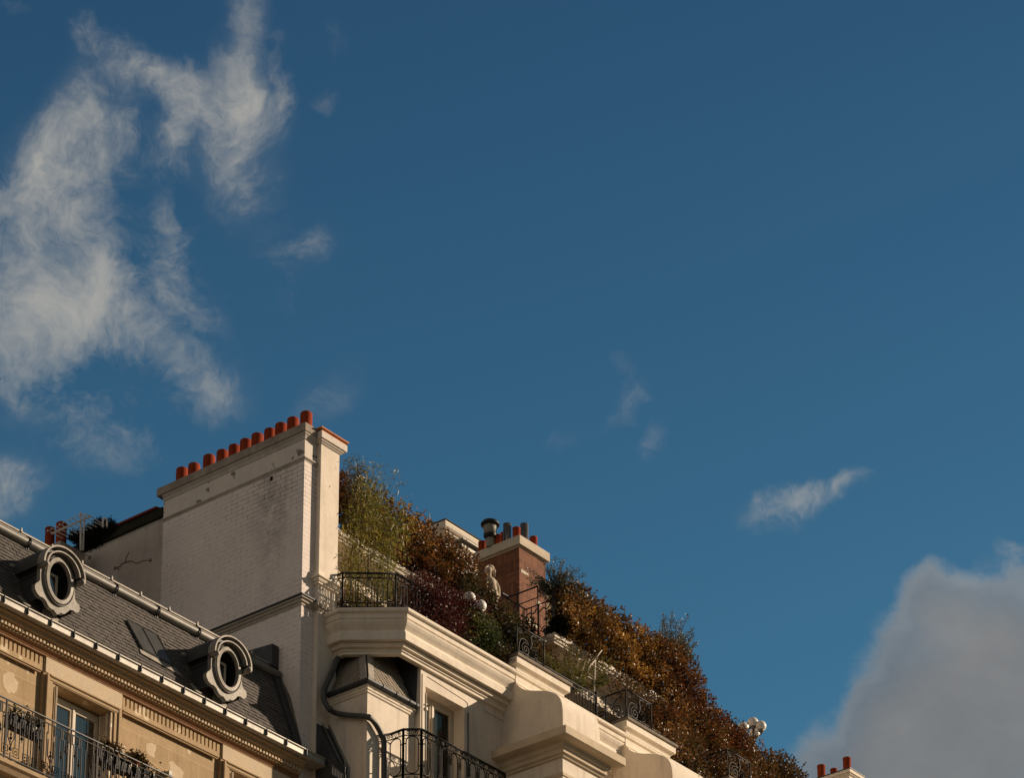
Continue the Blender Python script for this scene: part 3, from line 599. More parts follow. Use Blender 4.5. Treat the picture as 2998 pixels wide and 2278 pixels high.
    for sx in (-1, 1):
        q = MB(); X = cx+sx*.315; q.prism([(X, Y+.02, cz-.36), (X, Y+.02, z0+.02), (X, yroof(z0)+.05, z0+.02), (X, yroof(cz-.36)+.05, cz-.36)], (-sx*.02, 0, 0)); q.box(X-.012, X+.012, Y+.02, yroof(z0-.1), z0-.12, z0-.08); q.build('cheek', 'zinc_dark', root)  # zinc cheeks, darkened in colour for the side turned from the sun
    # casement seen inside, dark room
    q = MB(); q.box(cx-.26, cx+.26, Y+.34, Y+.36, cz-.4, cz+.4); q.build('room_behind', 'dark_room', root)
    q = MB(); a = cx-.15; q.box(cx+.060, cx+.105, Y+.12, Y+.16, cz-.33, cz+.13); q.box(cx-.24, cx+.105, Y+.12, Y+.16, cz+.131, cz+.17); q.build('casement', 'window_wood', root, .006)
    q = MB(); q.box(cx-.24, cx+.055, Y+.13, Y+.137, cz-.33, cz+.13); q.build('pane', 'window_glass', root)
    # pale lead apron on the slates below
    q = MB(); base = roofp(cx+.03, .02, .03)
    def ap(pts, o_):
        return [roofp(cx+a_, s_, o_) for a_, s_ in pts]
    q.prism(ap([(-.02,.30),(.24,.30),(.26,.22),(.22,.15),(.12,.12),(.0,.13),(-.06,.2)], .03), Vector((0, -.012, .004)))
    q.prism(ap([(.10,.16),(.30,.14),(.33,.08),(.36,.0),(.05,.0),(.0,.10)], .026), Vector((0, -.01, .003)))
    q.prism(ap([(-.50,.30),(-.44,.34),(-.05,.10),(-.02,.02),(-.22,.02)], .026), Vector((0, -.01, .003)))
    q.build('lead_apron', 'lead_pale', root, .004)
    # light edge strip where the barrel meets the slates
    q = MB(); q.tube([(cx-.41, yroof(z0+k)+.0, z0+k) for k in (0, -.15, -.3, -.45)], .014, 6)
    q.sphere((cx-.40, yroof(z0+.13)-.02, z0+.12), .045, 12, (1.4, 1, .8)); q.build('valley_flashing', 'lead_pale', root)
    return root
for k in (-1, 0, 1): dormer(k*3.425, TB)
# skylight lying on the slates
def onroof(px, py):
    n = Vector((0, -SL, 1)).normalized(); d = ray(px, py); t = (Vector((0, Y0, Z0))-EYE).dot(n)/d.dot(n); return EYE+d*t
q = [onroof(*p) for p in ((366, 1822), (456, 1866), (503, 1955), (411, 1905))]; n_ = Vector((0, -SL, 1)).normalized()
def lerp(a, b, t): return a+(b-a)*t
sk = MB()
for a, b in ((q[0], q[1]), (q[1], q[2]), (q[2], q[3]), (q[3], q[0])): sk.tube([a+n_*.035, b+n_*.035], .018, 4)
sk.tube([lerp(q[0], q[1], .5)+n_*.04, lerp(q[3], q[2], .5)+n_*.04], .013, 4); S_ = sk.build('skylight', 'zinc_dark', TB)
for t0, t1 in ((.04, .47), (.53, .96)):
    p = MB(); p.prism([lerp(q[0], q[1], t0)+n_*.036, lerp(q[0], q[1], t1)+n_*.036, lerp(q[3], q[2], t1)+n_*.036, lerp(q[3], q[2], t0)+n_*.036], n_*.004); p.build('pane', 'skylight_glass', S_)
p = MB(); p.prism([q[3]+n_*.03+Vector((-.05, 0, -.02)), q[2]+n_*.03+Vector((.05, 0, -.02)), q[2]+n_*.028+Vector((.16, -.05, -.13)), q[3]+n_*.028+Vector((-.05, -.04, -.10))], n_*.006); p.build('apron', 'lead_pale', S_)

# balcony with scrolled key-pattern railing
w = MB(); w.sweep([(20, 30.0), (32.3, 30.0)], [(.86, 20.22), (.88, 20.205), (.88, 20.15), (.84, 20.12), (.80, 20.06), (.74, 20.04), (.70, 19.98), (.62, 19.93), (.2, 19.90)], -.0); w.build('balcony_slab', 'tan_trim', TB, .004)
RB = MB(); RT = MB(); YB = 29.2; zb, zt_ = 20.285, 21.12
def fr(x, z): return (x, YB, z)
RT.box(20, 32.2, YB-.013, YB+.013, zt_-.008, zt_+.008)
RB.box(20, 32.2, YB-.008, YB+.008, zt_-.075, zt_-.063)
RB.box(20, 32.2, YB-.010, YB+.010, zb-.008, zb+.008); RB.box(20, 32.2, YB-.008, YB+.008, zb+.235, zb+.247) if 0 else None
def key(x, z, s, m): # square spiral
    pts = [(0,0),(s,0),(s,s),(.15*s,s),(.15*s,.3*s),(.75*s,.3*s),(.75*s,.72*s),(.42*s,.72*s),(.42*s,.5*s)]
    RB.tube([fr(x+m*a, z+b) for a, b in pts], .0085, 4)
def spear(x, z, h):
    RB.lathe([(.0,0),(.007,.01),(.004,.03),(.022,.05),(.020,.07),(.006,.09),(.016,.11),(.004,.16),(0,h)], (x, YB, z), 8)
x = 20.2; u = .72
while x < 32.0:
    for m in (1, -1):
        key(x+m*.03, zb+.05, .125, m); key(x+m*.205, zb+.03, .125, m)
        bx_ = x+m*.03
    RB.tube([fr(x, zb), fr(x, zb+.09)], .009, 4); RB.sphere((x, YB, zb+.14), .030, 10, (1, .5, 1)); RB.tube([fr(x, zb+.17), fr(x-.02, zb+.24), fr(x-.055, zb+.30), fr(x-.055, zt_-.30)], .0085, 4); RB.tube([fr(x, zb+.17), fr(x+.02, zb+.24), fr(x+.055, zb+.30), fr(x+.055, zt_-.30)], .0085, 4); spear(x, zb+.24, .22)
    for k, dx in enumerate((-.31, -.235, -.155, -.08, .08, .155, .235, .31)):
        lo = zb+.19 if abs(dx) < .17 else zb
        hi = zt_-.068
        RB.tube([fr(x+dx, lo), fr(x+dx, hi-.13), fr(x+dx+(.02 if k % 2 else -.02), hi-.15), fr(x+dx+(.02 if k % 2 else -.02), hi)], .0085, 4)
    for m in (1, -1):
        pts = [(0,0),(0,.14),(.07,.14),(.07,.045),(.03,.045),(.03,.10)]
        RB.tube([fr(x+m*.20+m*a-.0, zt_-.075-.15+b) for a, b in pts], .008, 4)
        RB.tube([fr(x+m*.36, zb), fr(x+m*.36, zt_)], .008, 4)
    spear(x-.195, zb+.30, .2); spear(x+.195, zb+.30, .2); spear(x-.27, zt_-.42, .22); spear(x+.27, zt_-.42, .22)
    x += u
for X in (at(18, 2100, YB).x, at(282, 2250, YB).x, at(282, 2250, YB).x+2.9): RB.box(X-.011, X+.011, YB-.011, YB+.011, zb-.05, zt_)
o = RB.build('balcony_railing', 'iron_grey', TB); RT.build('handrail', 'black_iron', o)
# pale repaired plaster on the panels
for poly in ([(8,1975),(22,1968),(40,1970),(44,1985),(54,1998),(52,2020),(40,2032),(34,2028),(22,2030),(12,2015),(8,1995)], [(74,1958),(82,1956),(86,1966),(80,1974),(75,1968)], [(429,2178),(440,2177),(456,2180),(457,2195),(453,2208),(452,2222),(440,2215),(430,2205),(427,2192)], [(546,2192),(553,2194),(560,2202),(558,2208),(550,2208),(547,2200)], [(494,2235),(500,2229),(508,2232),(518,2242),(530,2255),(538,2262),(534,2280),(520,2300),(505,2275),(497,2250)], [(356,2190),(364,2182),(370,2188),(368,2200),(358,2202)]):
    rr = random.Random(poly[0][0]); pp = []
    for i in range(len(poly)):
        a = Vector(poly[i]); b = Vector(poly[(i+1) % len(poly)])
        for t in (0, .33, .66): q_ = a.lerp(b, t)+Vector((rr.gauss(0, 1.0), rr.gauss(0, 1.0))); P3 = at(q_.x, q_.y, 30.053); pp.append(P3)
    w = MB(); w.prism(pp, (0, .004, 0)); w.build('plaster_patch', 'plaster_patch', TB)
# small wall lamp box
w = MB(); p = at(500, 2262, 29.95); w.box(p.x-.06, p.x+.0, 29.93, 30.05, p.z-.07, p.z+.0); w.box(p.x-.065, p.x+.005, 29.92, 29.93, p.z-.075, p.z+.01); w.build('wall_lamp_box', 'zinc_mid', TB, .004)

# planters hooked inside the railing
def planter(px0, px1, py, label, flowers=True):
    a = at(px0, py, 29.29); b = at(px1, py+(px1-px0)*.52, 29.29); z = a.z
    T = thing('planter_box', ((a.x+b.x)/2, 29.29, z-.2), label, 'planter', 'planter boxes hung on the tan balcony')
    t = MB(); t.prism([(a.x, 29.23, z-.17), (b.x, 29.23, z-.17), (b.x, 29.22, z), (a.x, 29.22, z)], (0, .13, 0)); t.box(a.x-.01, b.x+.01, 29.215, 29.36, z-.005, z+.012); t.build('trough', 'planter_dark', T, .003)
    L_ = MB(); rr = random.Random(int(px0))
    for i in range(420):
        c = Vector((rr.uniform(a.x, b.x), 29.28+rr.gauss(0, .05), z+abs(rr.gauss(.0, .07)))); add_leaf(L_, c, rr, .045, .016)
    L_.build('foliage', 'leaf_darkgreen', T, fix=False)
    F = MB()
    for i in range(int((b.x-a.x)*16)):
        c = (rr.uniform(a.x, b.x), 29.205+rr.uniform(-.02, .01), z+rr.uniform(-.10, .05)); F.sphere(c, rr.uniform(.008, .017), 6, (1, .6, rr.uniform(1, 2.6)))
    F.build('white_blooms', 'white_flower', T, fix=False)
def add_leaf(m, c, rr, ln, wd, up=None):
    d = Vector((rr.gauss(0,1), rr.gauss(0,1), rr.gauss(.2,1) if up is None else up+rr.gauss(0,.4))); d.normalize(); s = d.cross(Vector((rr.gauss(0,1), rr.gauss(0,1), rr.gauss(0,1)))).normalized()
    m.add([c, c+d*ln*.5+s*wd, c+d*ln, c+d*ln*.5-s*wd], [(0,1,2,3)])
planter(22, 118, 2094, 'dark planter box with white blooms on the balcony, left of the tall window')
planter(287, 372, 2200, 'dark planter box with white blooms on the balcony below the right window jamb')
planter(380, 470, 2250, 'dark planter box with white blooms at the far right end of the tan balcony')
def spiky(px, py, Y, h, wd, label, n=60, m='leaf_autumn'):
    p = at(px, py, Y); T = thing('balcony_plant', p, label, 'plant', 'small plants behind the balcony rail'); rr = random.Random(px)
    L_ = MB()
    for i in range(n):
        an = rr.uniform(0, 6.28); e = rr.uniform(.3, 1.4); d = Vector((math.cos(an)*math.cos(e), math.sin(an)*math.cos(e), math.sin(e))); ln = h*rr.uniform(.5, 1); s = d.cross(Vector((0,0,1))).normalized()*.008
        o_ = p+Vector((rr.uniform(-wd, wd), rr.uniform(-.04, .04), 0))
        L_.add([o_-s, o_+d*ln*.5-s*1.6, o_+d*ln+Vector((0,0,-ln*.15)), o_+d*ln*.5+s*1.6, o_+s], [(0,1,2,3,4)])
        for k in (.4, .6, .8): add_leaf(L_, o_+d*ln*k, rr, .05, .012)
    L_.build('leaves', m, T, fix=False)
    s_ = MB(); s_.lathe([(.05,0),(.065,-.12)][::-1], (p.x, p.y, p.z), 12); s_.build('pot', 'terracotta', T)
spiky(315, 2192, 29.36, .16, .07, 'reddish spiky plant by the shutter of the tall window')
spiky(336, 2203, 29.36, .17, .05, 'reddish spiky plant leaning right, just right of the shutter', 40)
spiky(397, 2232, 29.36, .22, .09, 'bushy brown plant on the balcony below the pale plaster patch', 130)
spiky(420, 2246, 29.36, .14, .05, 'small brown plant at the right of the bushy one', 40)

# ================================================================== white building in the middle and right
WB = thing('white_building', (36, 29.5, 0), 'cream stuccoed apartment house with planted roof terraces and a tall painted brick party wall', 'building')
def atZ(x, y, Z):
    d = ray(x, y); return EYE+d*((Z-1.7)/d.z)
G = 32.453
# party wall with its long chimney stack
w = MB(); w.box(G, 33.16, 30.0, 33.10, 0, 28.60); w.build('party_wall', 'painted_brick', WB)
w = MB(); w.box(G+.02, 33.1, 33.10, 40, 0, 28.28); w.build('rear_party_wall', 'grey_render', WB)
gp = [(G, 33.10), (G, 30.0), (32.74, 30.0)]
w = MB(); w.sweep(gp, [(.006, 28.545), (.006, 28.20)], -.03); w.build('stack_frieze', 'spalled_plaster', WB)
w = MB(); w.sweep(gp, [(.03, 28.215), (.035, 28.205), (.035, 28.19), (.018, 28.18), (.0, 28.155)], -.03); w.sweep(gp, [(.055, 28.64), (.05, 28.615), (.035, 28.60), (.02, 28.565), (.018, 28.54), (.0, 28.53)], -.03); w.build('stack_moulding', 'grey_render', WB, .003)
w = MB(); w.box(G-.075, 33.2, 29.93, 33.21, 28.641, 28.79); cap = w.build('stack_cap', 'ledge_cap', WB, .012)
w = MB(); w.sweep([(G, 33.0), (G, 30.0), (32.74, 30.0)], [(.075, 25.715), (.08, 25.705), (.08, 25.685), (.05, 25.672), (.045, 25.64), (.02, 25.63), (.015, 25.60), (.0, 25.585)], -.03)
w.sweep([(32.74, 30.05), (32.74, 29.915), (33.18, 29.915), (33.18, 30.1)], [(.045, 25.70), (.05, 25.68), (.045, 25.64), (.02, 25.63), (.015, 25.60), (.0, 25.585)], -.03); w.build('string_course', 'grey_trim', WB, .003)
w = MB(); w.sweep([(G, 33.0), (G, 30.0), (32.70, 30.0)], [(.10, 25.738), (.10, 25.716)], -.02); w.build('string_course_lead', 'zinc_dark', WB)
w = MB(); w.box(G-.004, G+.05, 30.675, 30.73, 28.045, 28.12); w.build('flue_hole', 'dark_room', WB)
PY_ = [33.02, 32.75, 32.40, 32.10, 31.84, 31.58, 31.33, 31.06, 30.80, 30.54, 30.27]
for i, y in enumerate(PY_):
    rr = random.Random(i); h = .472+rr.uniform(-.012, .012); r0 = .098+rr.uniform(-.003, .003); w = MB()
    w.lathe([(r0+.004, 0), (r0, .03), (r0, h-.03), (r0-.004, h-.012), (r0-.016, h), (r0-.03, h), (r0-.035, h-.25)], (32.76+rr.uniform(-.008, .008), y+rr.uniform(-.006, .006), 28.785), 32); w.build('chimney_pot', 'terracotta', cap, fix=True)
# pier at the corner of the stack
w = MB(); w.box(32.74, 33.18, 29.915, 30.5, 0, 28.60); pier = w.build('corner_pier', 'cream_stucco', WB, .006)
w = MB(); w.sweep([(32.735, 30.4), (32.735, 29.910), (33.185, 29.910), (33.185, 30.4)], [(.03, 28.62), (.045, 28.615), (.045, 28.595), (.025, 28.58), (.015, 28.565), (.0, 28.55)], -.05); w.box(32.67, 33.285, 29.842, 30.38, 28.621, 28.742); w.build('pier_cap', 'spalled_plaster', pier, .008)
w = MB(); w.box(32.70, 33.27, 29.865, 30.38, 28.743, 28.79); w.box(32.66, 33.315, 29.835, 30.40, 28.791, 28.815); w.build('pier_tiles', 'tile_orange', pier, .004)
w = MB(); w.sweep([(32.738, 30.2), (32.738, 29.912), (33.182, 29.912), (33.182, 30.2)], [(.0, 26.30), (.012, 26.29), (.035, 26.17), (.085, 26.165), (.085, 26.145), (.05, 26.13), (.06, 26.11), (.045, 26.085), (.025, 26.075), (.03, 26.05), (.0, 26.035)], -.05); w.build('pier_skirt', 'cream_trim', pier, .003)
# tiled coping and growth on the rear wall
w = MB(); w.box(G-.07, 33.1, 33.215, 34.55, 28.44, 28.475); w.prism([(G-.05, 33.22, 28.476), (33.05, 33.22, 28.476), (32.75, 33.22, 28.56)], (0, 1.35, 0)); w.build('tile_coping', 'old_tile', WB, .004)
w = MB(); w.box(G-.03, 33.05, 33.11, 35.4, 28.27, 28.438); w.build('coping_bed', 'dark_moss', WB)

# bracketed main cornice round the chamfered corner
CP = [(33.17, 30.2), (33.17, 29.72), (33.69, 29.05), (50, 29.05)]
PR = [(.20, 25.60), (.285, 25.592), (.298, 25.575), (.298, 25.535), (.285, 25.52), (.255, 25.512), (.252, 25.485), (.252, 25.428), (.232, 25.424), (.232, 25.408), (.252, 25.404), (.246, 25.37), (.225, 25.33), (.195, 25.29), (.175, 25.262), (.172, 25.245), (.205, 25.20), (.205, 25.075), (.11, 25.072), (.11, 25.052), (.138, 25.046), (.138, 25.030), (.120, 25.022), (.120, 25.0), (.055, 24.996), (.055, 24.972), (.078, 24.966), (.078, 24.95), (.056, 24.944), (.055, 24.90), (.0, 24.895)]
w = MB(); w.sweep(CP, PR, -.03); w.build('main_cornice', 'cream_trim', WB, .004)
w = MB(); w.prism([(33.2, 30.4, 25.45), (33.2, 29.75, 25.45), (33.72, 29.08, 25.45), (50, 29.08, 25.45), (50, 32, 25.45), (33.2, 32, 25.45)], (0, 0, .13)); w.build('terrace_floor', 'ledge_stone', WB)
w = MB(); w.prism([(33.6, 30.4, 24.0), (33.6, 29.66, 24.0), (34.18, 29.66, 24.0), (34.18, 30.4, 24.0)], (0, 0, 1.44)); w.build('corner_wall', 'cream_stucco', WB)
# window wall
WW = (34.315, 35.27, 21.0, 24.615)
w = MB(); w.wall(34.20, 36.4, 0, 24.93, 29.05, 29.36, [WW]); w.box(34.21, 36.35, 29.5, 31.5, 0, 24.93); w.build('window_wall', 'cream_stucco', WB)
w = MB(); w.box(36.4, 50, 29.05, 29.6, 0, 24.93); w.build('facade_wall', 'cream_stucco', WB)
# thin beading round the window field
w = MB()
w.tube([(34.235, 29.046, 20), (34.235, 29.046, 24.80)], .008, 6); w.tube([(35.36, 29.046, 20), (35.36, 29.046, 24.66), (35.345, 29.046, 24.72), (35.30, 29.046, 24.745), (34.35, 29.046, 24.80)], .005, 6); w.tube([(35.75, 29.046, 24.755), (36.3, 29.046, 24.755)], .006, 6)
w.build('wall_beading', 'grey_trim', WB)
W_ = None
f = MB(); x0, x1, zt, y = WW[0], WW[1], WW[3], 29.30; xm = (x0+x1)/2-.07
f.box(x0, x0+.07, y-.03, y+.03, 21, zt-.066); f.box(x1-.06, x1, y-.03, y+.03, 21, zt-.066); f.box(x0, x1, y-.03, y+.03, zt-.065, zt)
for a, b in ((x0+.072, xm-.001), (xm+.001, x1-.062)):
    f.box(a, a+.05, y-.045, y+.005, 21, zt-.13); f.box(b-.055, b, y-.045, y+.005, 21, zt-.13); f.box(a, b, y-.046, y+.006, zt-.129, zt-.068)
f.box(xm-.02, xm+.02, y-.062, y-.047, 21, zt-.069)
W_ = f.build('window', 'window_wood', WB, .004)
for a, b, gm in ((x0+.122, xm-.056, 'window_glass'), (xm+.051, x1-.117, 'clear_glass')):
    p = MB(); p.add([(a, y-.02, 21), (b, y-.02, 21), (b, y-.02, zt-.13), (a, y-.02, zt-.13)], [(0, 1, 2, 3)]); p.build('pane', gm, W_, fix=False)
c = MB(); n = 26; pts = [(xm+.06+.20*i/n, y+.06+.012*math.sin(i*1.3)+.006*math.sin(i*.7)) for i in range(n+1)]
c.add([(a, b, 21) for a, b in pts]+[(a, b, zt-.02) for a, b in pts], [(i, i+1, n+2+i, n+1+i) for i in range(n)], True)
c.build('curtain', 'curtain', W_, fix=False)
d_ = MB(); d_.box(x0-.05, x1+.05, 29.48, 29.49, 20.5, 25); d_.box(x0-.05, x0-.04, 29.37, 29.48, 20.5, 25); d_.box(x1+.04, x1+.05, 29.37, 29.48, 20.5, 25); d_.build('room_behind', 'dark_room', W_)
c = MB()
for X, zz in ((x0+.012, 24.2), (x1+.10, 24.05)):
    c.tube([(X, 29.04, 21), (X, 29.04, 24.50)], .006, 8); c.box(X-.016, X+.016, 29.02, 29.046, zz, zz+.05); c.box(X-.02, X+.0, 29.02, 29.04, zz+.09, zz+.11)
c.build('shutter_bolt', 'white_paint', W_)
c = MB(); c.box(x1+.075, x1+.088, 29.02, 29.048, 21, 24.55); c.build('shutter', 'zinc_mid', W_)

# corner turret: box bay with fish-scale slate mansard
bx0, bx1, by = 33.07, 34.19, 29.16
w = MB(); w.box(bx0, bx1, by, 30.5, 0, 24.08); T_ = w.build('turret', 'cream_stucco', WB, .004)
TPth = [(bx0, 29.92), (bx0, by), (bx1-.03, by)]
w = MB(); w.sweep(TPth, [(.06, 24.17), (.06, 24.15), (.035, 24.135), (.035, 24.10), (.02, 24.09), (.02, 24.06), (.0, 24.05)], -.05); w.build('turret_cornice', 'cream_trim', T_, .003)
w = MB(); w.sweep(TPth, [(.10, 24.245), (.125, 24.235), (.12, 24.20), (.10, 24.178), (.07, 24.172)], -.02)
w.build('turret_gutter', 'zinc_dark', T_, .003)
w = MB()
for X in (33.30, 33.62, 33.94, 34.10): w = MB(); w.tube([(X, by-.06, 24.25), (X, by-.132, 24.24), (X, by-.125, 24.195), (X, by-.08, 24.168)], .006, 6); w.build('gutter_bracket', 'zinc_dark', T_)
zb_, zt_2, ins = 24.235, 25.22, .456
bc = Vector((bx0-.02, by-.02, zb_)); tcn = Vector((bx0-.02+ins, by-.02+ins, zt_2))
w = MB(); w.add([(bc.x, 30.0, zb_), bc, (34.19, bc.y, zb_), (34.19, tcn.y, zt_2), tcn, (tcn.x, 30.0, zt_2)], [(1,2,3,4), (0,1,4,5)]); w.build('turret_roof', 'slate', T_, fix=False)
# scales
def scales(o, dx, up, nrm, W, H, mx0, mx1, m):
    rh = .062; sw = .092; rows = int(H/rh)
    for r_ in range(rows):
        s0 = r_*rh; t = s0/H; xa = mx0(t); xb = mx1(t); k = int((xb-xa)/sw)+1
        for i in range(k+1):
            xc = xa+(i+(.5 if r_ % 2 else 0))*sw-.02
            if xc-sw/2 < xa-.03 or xc+sw/2 > xb+.05: continue
            rr = random.uniform(-.003, .003); poly = []
            for a_ in range(9):
                an = math.pi+math.pi*a_/8; poly.append(o+dx*(xc+sw*.49*math.cos(an))+up*(s0+.035+.045*math.sin(an))+nrm*(.020+rr-.010*(1+math.sin(an))*0))
            poly += [o+dx*(xc+sw*.49)+up*(s0+.11)+nrm*.006, o+dx*(xc-sw*.49)+up*(s0+.11)+nrm*.006]
            m.prism(poly, nrm*-.007)
m = MB(); H = math.hypot(ins, zt_2-zb_); upF = Vector((0, ins, zt_2-zb_)).normalized(); nF = Vector((0, -(zt_2-zb_), ins)).normalized()
scales(bc, Vector((1, 0, 0)), upF, nF, 1.1, H, lambda t: .13+ins*t, lambda t: 1.05+.03*t, m); m.build('scale_slates', 'fishscale_slate', T_, fix=False); m = MB()
upL = Vector((ins, 0, zt_2-zb_)).normalized(); nL = Vector((-(zt_2-zb_), 0, ins)).normalized()
scales(bc, Vector((0, 1, 0)), upL, nL, .9, H, lambda t: .13+ins*t, lambda t: .86, m)
m.build('scale_slates', 'fishscale_slate', T_, fix=False)
w = MB(); e = Vector((0, 0, 0))
w.prism([bc+nF*.03, bc+Vector((.13, 0, 0))+nF*.03, tcn+Vector((.13, 0, 0))+nF*.03, tcn+nF*.03], nF*-.012); w.prism([bc+nL*.03, bc+Vector((0, .13, 0))+nL*.03, tcn+Vector((0, .13, 0))+nL*.03, tcn+nL*.03], nL*-.012); w.build('hip_flashing', 'lead_pale', T_)
w = MB(); w.prism([(34.16, by-.02, zb_), (34.16, tcn.y+.1, zt_2), (34.16, by-.06, zt_2)], (.035, 0, 0)); w.box(bx0+.28, 34.18, tcn.y-.03, tcn.y+.05, zt_2-.05, zt_2-.02); w.build('turret_cheek', 'zinc_dark', T_)  # side of the window wall in shade: its shade put in as dark colour
# rain pipe snaking round the turret
Xp = 33.0
def r5(x, y): return (900+x*.3143, 1750+y*.3143)
pts = [at(*r5(x, y), Yq) for x, y, Yq in ((285, 560, 29.84), (270, 605, 29.83), (235, 690, 29.83), (175, 820, 29.83), (150, 900, 29.82), (160, 970, 29.79), (205, 1040, 29.72))]
pts += [atX(*r5(x, y), Xp+dx) for x, y, dx in ((270, 1080, -.01), (400, 1100, 0), (520, 1108, .0), (575, 1120, .02))]
pts += [at(*r5(x, y), 29.09) for x, y in ((620, 1160), (660, 1220), (695, 1290), (712, 1340), (712, 1500), (712, 1760), (712, 2400))]
def smooth(P, k=4):
    P = [Vector(q) for q in P]; out = []
    for i in range(len(P)-1):
        p0, p1, p2, p3 = P[max(i-1, 0)], P[i], P[i+1], P[min(i+2, len(P)-1)]
        for j in range(k):
            t = j/k; out.append(.5*((2*p1)+(p2-p0)*t+(2*p0-5*p1+4*p2-p3)*t*t+(3*p1-p0-3*p2+p3)*t**3))
    return out+[P[-1]]
w = MB(); sp = smooth(pts); w.tube(sp, .043, 14)
for i in (4, 14, 24, 40): d = (sp[i+1]-sp[i-1]).normalized()*.03; w.tube([sp[i]-d, sp[i]+d], .049, 14)
w.build('rain_pipe', 'pipe_grey', T_)
# sloping zinc rake between the two houses
w = MB(); a = [(32.74, 30.02, 23.74), (33.07, 29.90, 23.70), (33.07, 29.47, 22.93), (33.07, 29.40, 22.5), (32.74, 29.60, 22.5), (32.74, 29.66, 22.90)]
w.prism([(32.76, 30.1, 23.74), (32.76, 30.1, 22.4), (32.76, 29.50, 22.4), (32.76, 29.52, 22.86), (32.76, 29.96, 23.74)], (.30, 0, 0)); w.box(32.74, 32.79, 29.50, 29.54, 22.4, 22.9); w.build('zinc_rake', 'zinc_dark', WB, .006)
w = MB(); w.tube([(33.05, 30.0, 23.76), (33.05, 29.94, 23.74), (33.05, 29.51, 22.88), (33.05, 29.50, 22.5)], .022, 8); w.tube([(32.90, 29.94, 23.735), (32.90, 29.51, 22.875)], .012, 6); w.tube([(32.77, 29.955, 23.745), (33.05, 29.955, 23.745)], .018, 6); w.build('zinc_roll', 'zinc_mid', WB)
w = MB(); p = at(1009, 2270, 29.3); w.lathe([(.022, -.15), (.022, 0), (.010, .02), (.012, .10), (.018, .12), (.006, .15), (.0, .27)], (p.x, p.y, p.z), 8)
for k in range(9): w.tube([(p.x-.28+.07*k/2, 29.3+.0, p.z-.1), (p.x-.28+.07*k/2, 29.3, p.z+.02-.004*k)], .003, 4)
w.tube([(p.x-.32, 29.3, p.z+.05), (p.x, 29.3, p.z-.02)], .008, 5); w.build('spiked_guard', 'black_iron', WB)

# buttresses with scroll profile, their ledges and the piers that carry them
BUTT = (0, 2.96, 5.92, 8.88)
def buttress(dx):
    x0, x1 = 36.25+dx, 37.23+dx
    pr = [(29.2, 23.9), (29.2, 25.6), (28.79, 25.6), (28.79, 25.34), (28.745, 25.315), (28.70, 25.26), (28.60, 25.185), (28.45, 25.12), (28.25, 25.055), (28.12, 25.0), (28.00, 24.93), (27.92, 24.85), (27.87, 24.75), (27.845, 24.62), (27.838, 24.45), (27.838, 24.13)]
    full = [Vector((0, a, b)) for a, b in smooth2(pr)]
    w = MB(); a = [Vector((x0, q.y, q.z)) for q in full]; n = len(a); b = [Vector((x1, q.y, q.z)) for q in full]
    w.add(a, [tuple(range(n))]); w.add(b, [tuple(range(n-1, -1, -1))]); w.add(a+b, [(i, (i+1) % n, n+(i+1) % n, n+i) for i in range(n)], False)
    B = w.build('buttress', 'cream_stucco', WB, .012)
    w = MB(); w.box(x0+.02, 37.45+dx, 28.80, 29.15, 25.30, 25.79)
    pth = [(x0+.02, 29.15), (x0+.02, 28.80), (37.45+dx, 28.80), (37.45+dx, 29.15)]
    w.sweep(pth, [(.115, 25.785), (.115, 25.672), (.10, 25.662), (.075, 25.650), (.045, 25.615), (.040, 25.588), (.055, 25.580), (.055, 25.565), (.03, 25.558), (.012, 25.50), (.008, 25.42), (.02, 25.385), (.034, 25.37), (.034, 25.352), (.0, 25.34)], -.05); w.build('ledge_crown', 'cream_trim', B, .004)
    w = MB(); w.box(36.15+dx, 37.60+dx, 28.655, 29.25, 25.788, 25.848); w.build('ledge', 'ledge_stone', B, .012)
    w = MB(); w.box(x0, x1, 27.85, 29.1, 0, 23.99); w.build('pier', 'cream_stucco', B, .008)
    pth = [(x0, 29.1), (x0, 27.85), (x1, 27.85), (x1, 29.1)]
    w = MB(); w.sweep(pth, [(.02, 24.13), (.295, 24.125), (.30, 24.115), (.30, 23.985), (.27, 23.975), (.14, 23.955), (.125, 23.94), (.125, 23.885), (.10, 23.872), (.085, 23.85), (.085, 23.80), (.05, 23.79), (.035, 23.755), (.0, 23.745)], -.1)
    w.box(x0+.02, x1-.02, 27.9, 29.1, 23.9, 24.10); w.sweep(pth, [(.02, 23.50), (.02, 23.44), (.0, 23.43)], -.03); w.build('pier_cap', 'pier_stone', B, .006)
def smooth2(pr):
    head = pr[:4]; P = smooth([Vector((a, b, 0)) for a, b in pr[4:]], 4); return head+[(p.x, p.y) for p in P]
for dx in BUTT: buttress(dx)

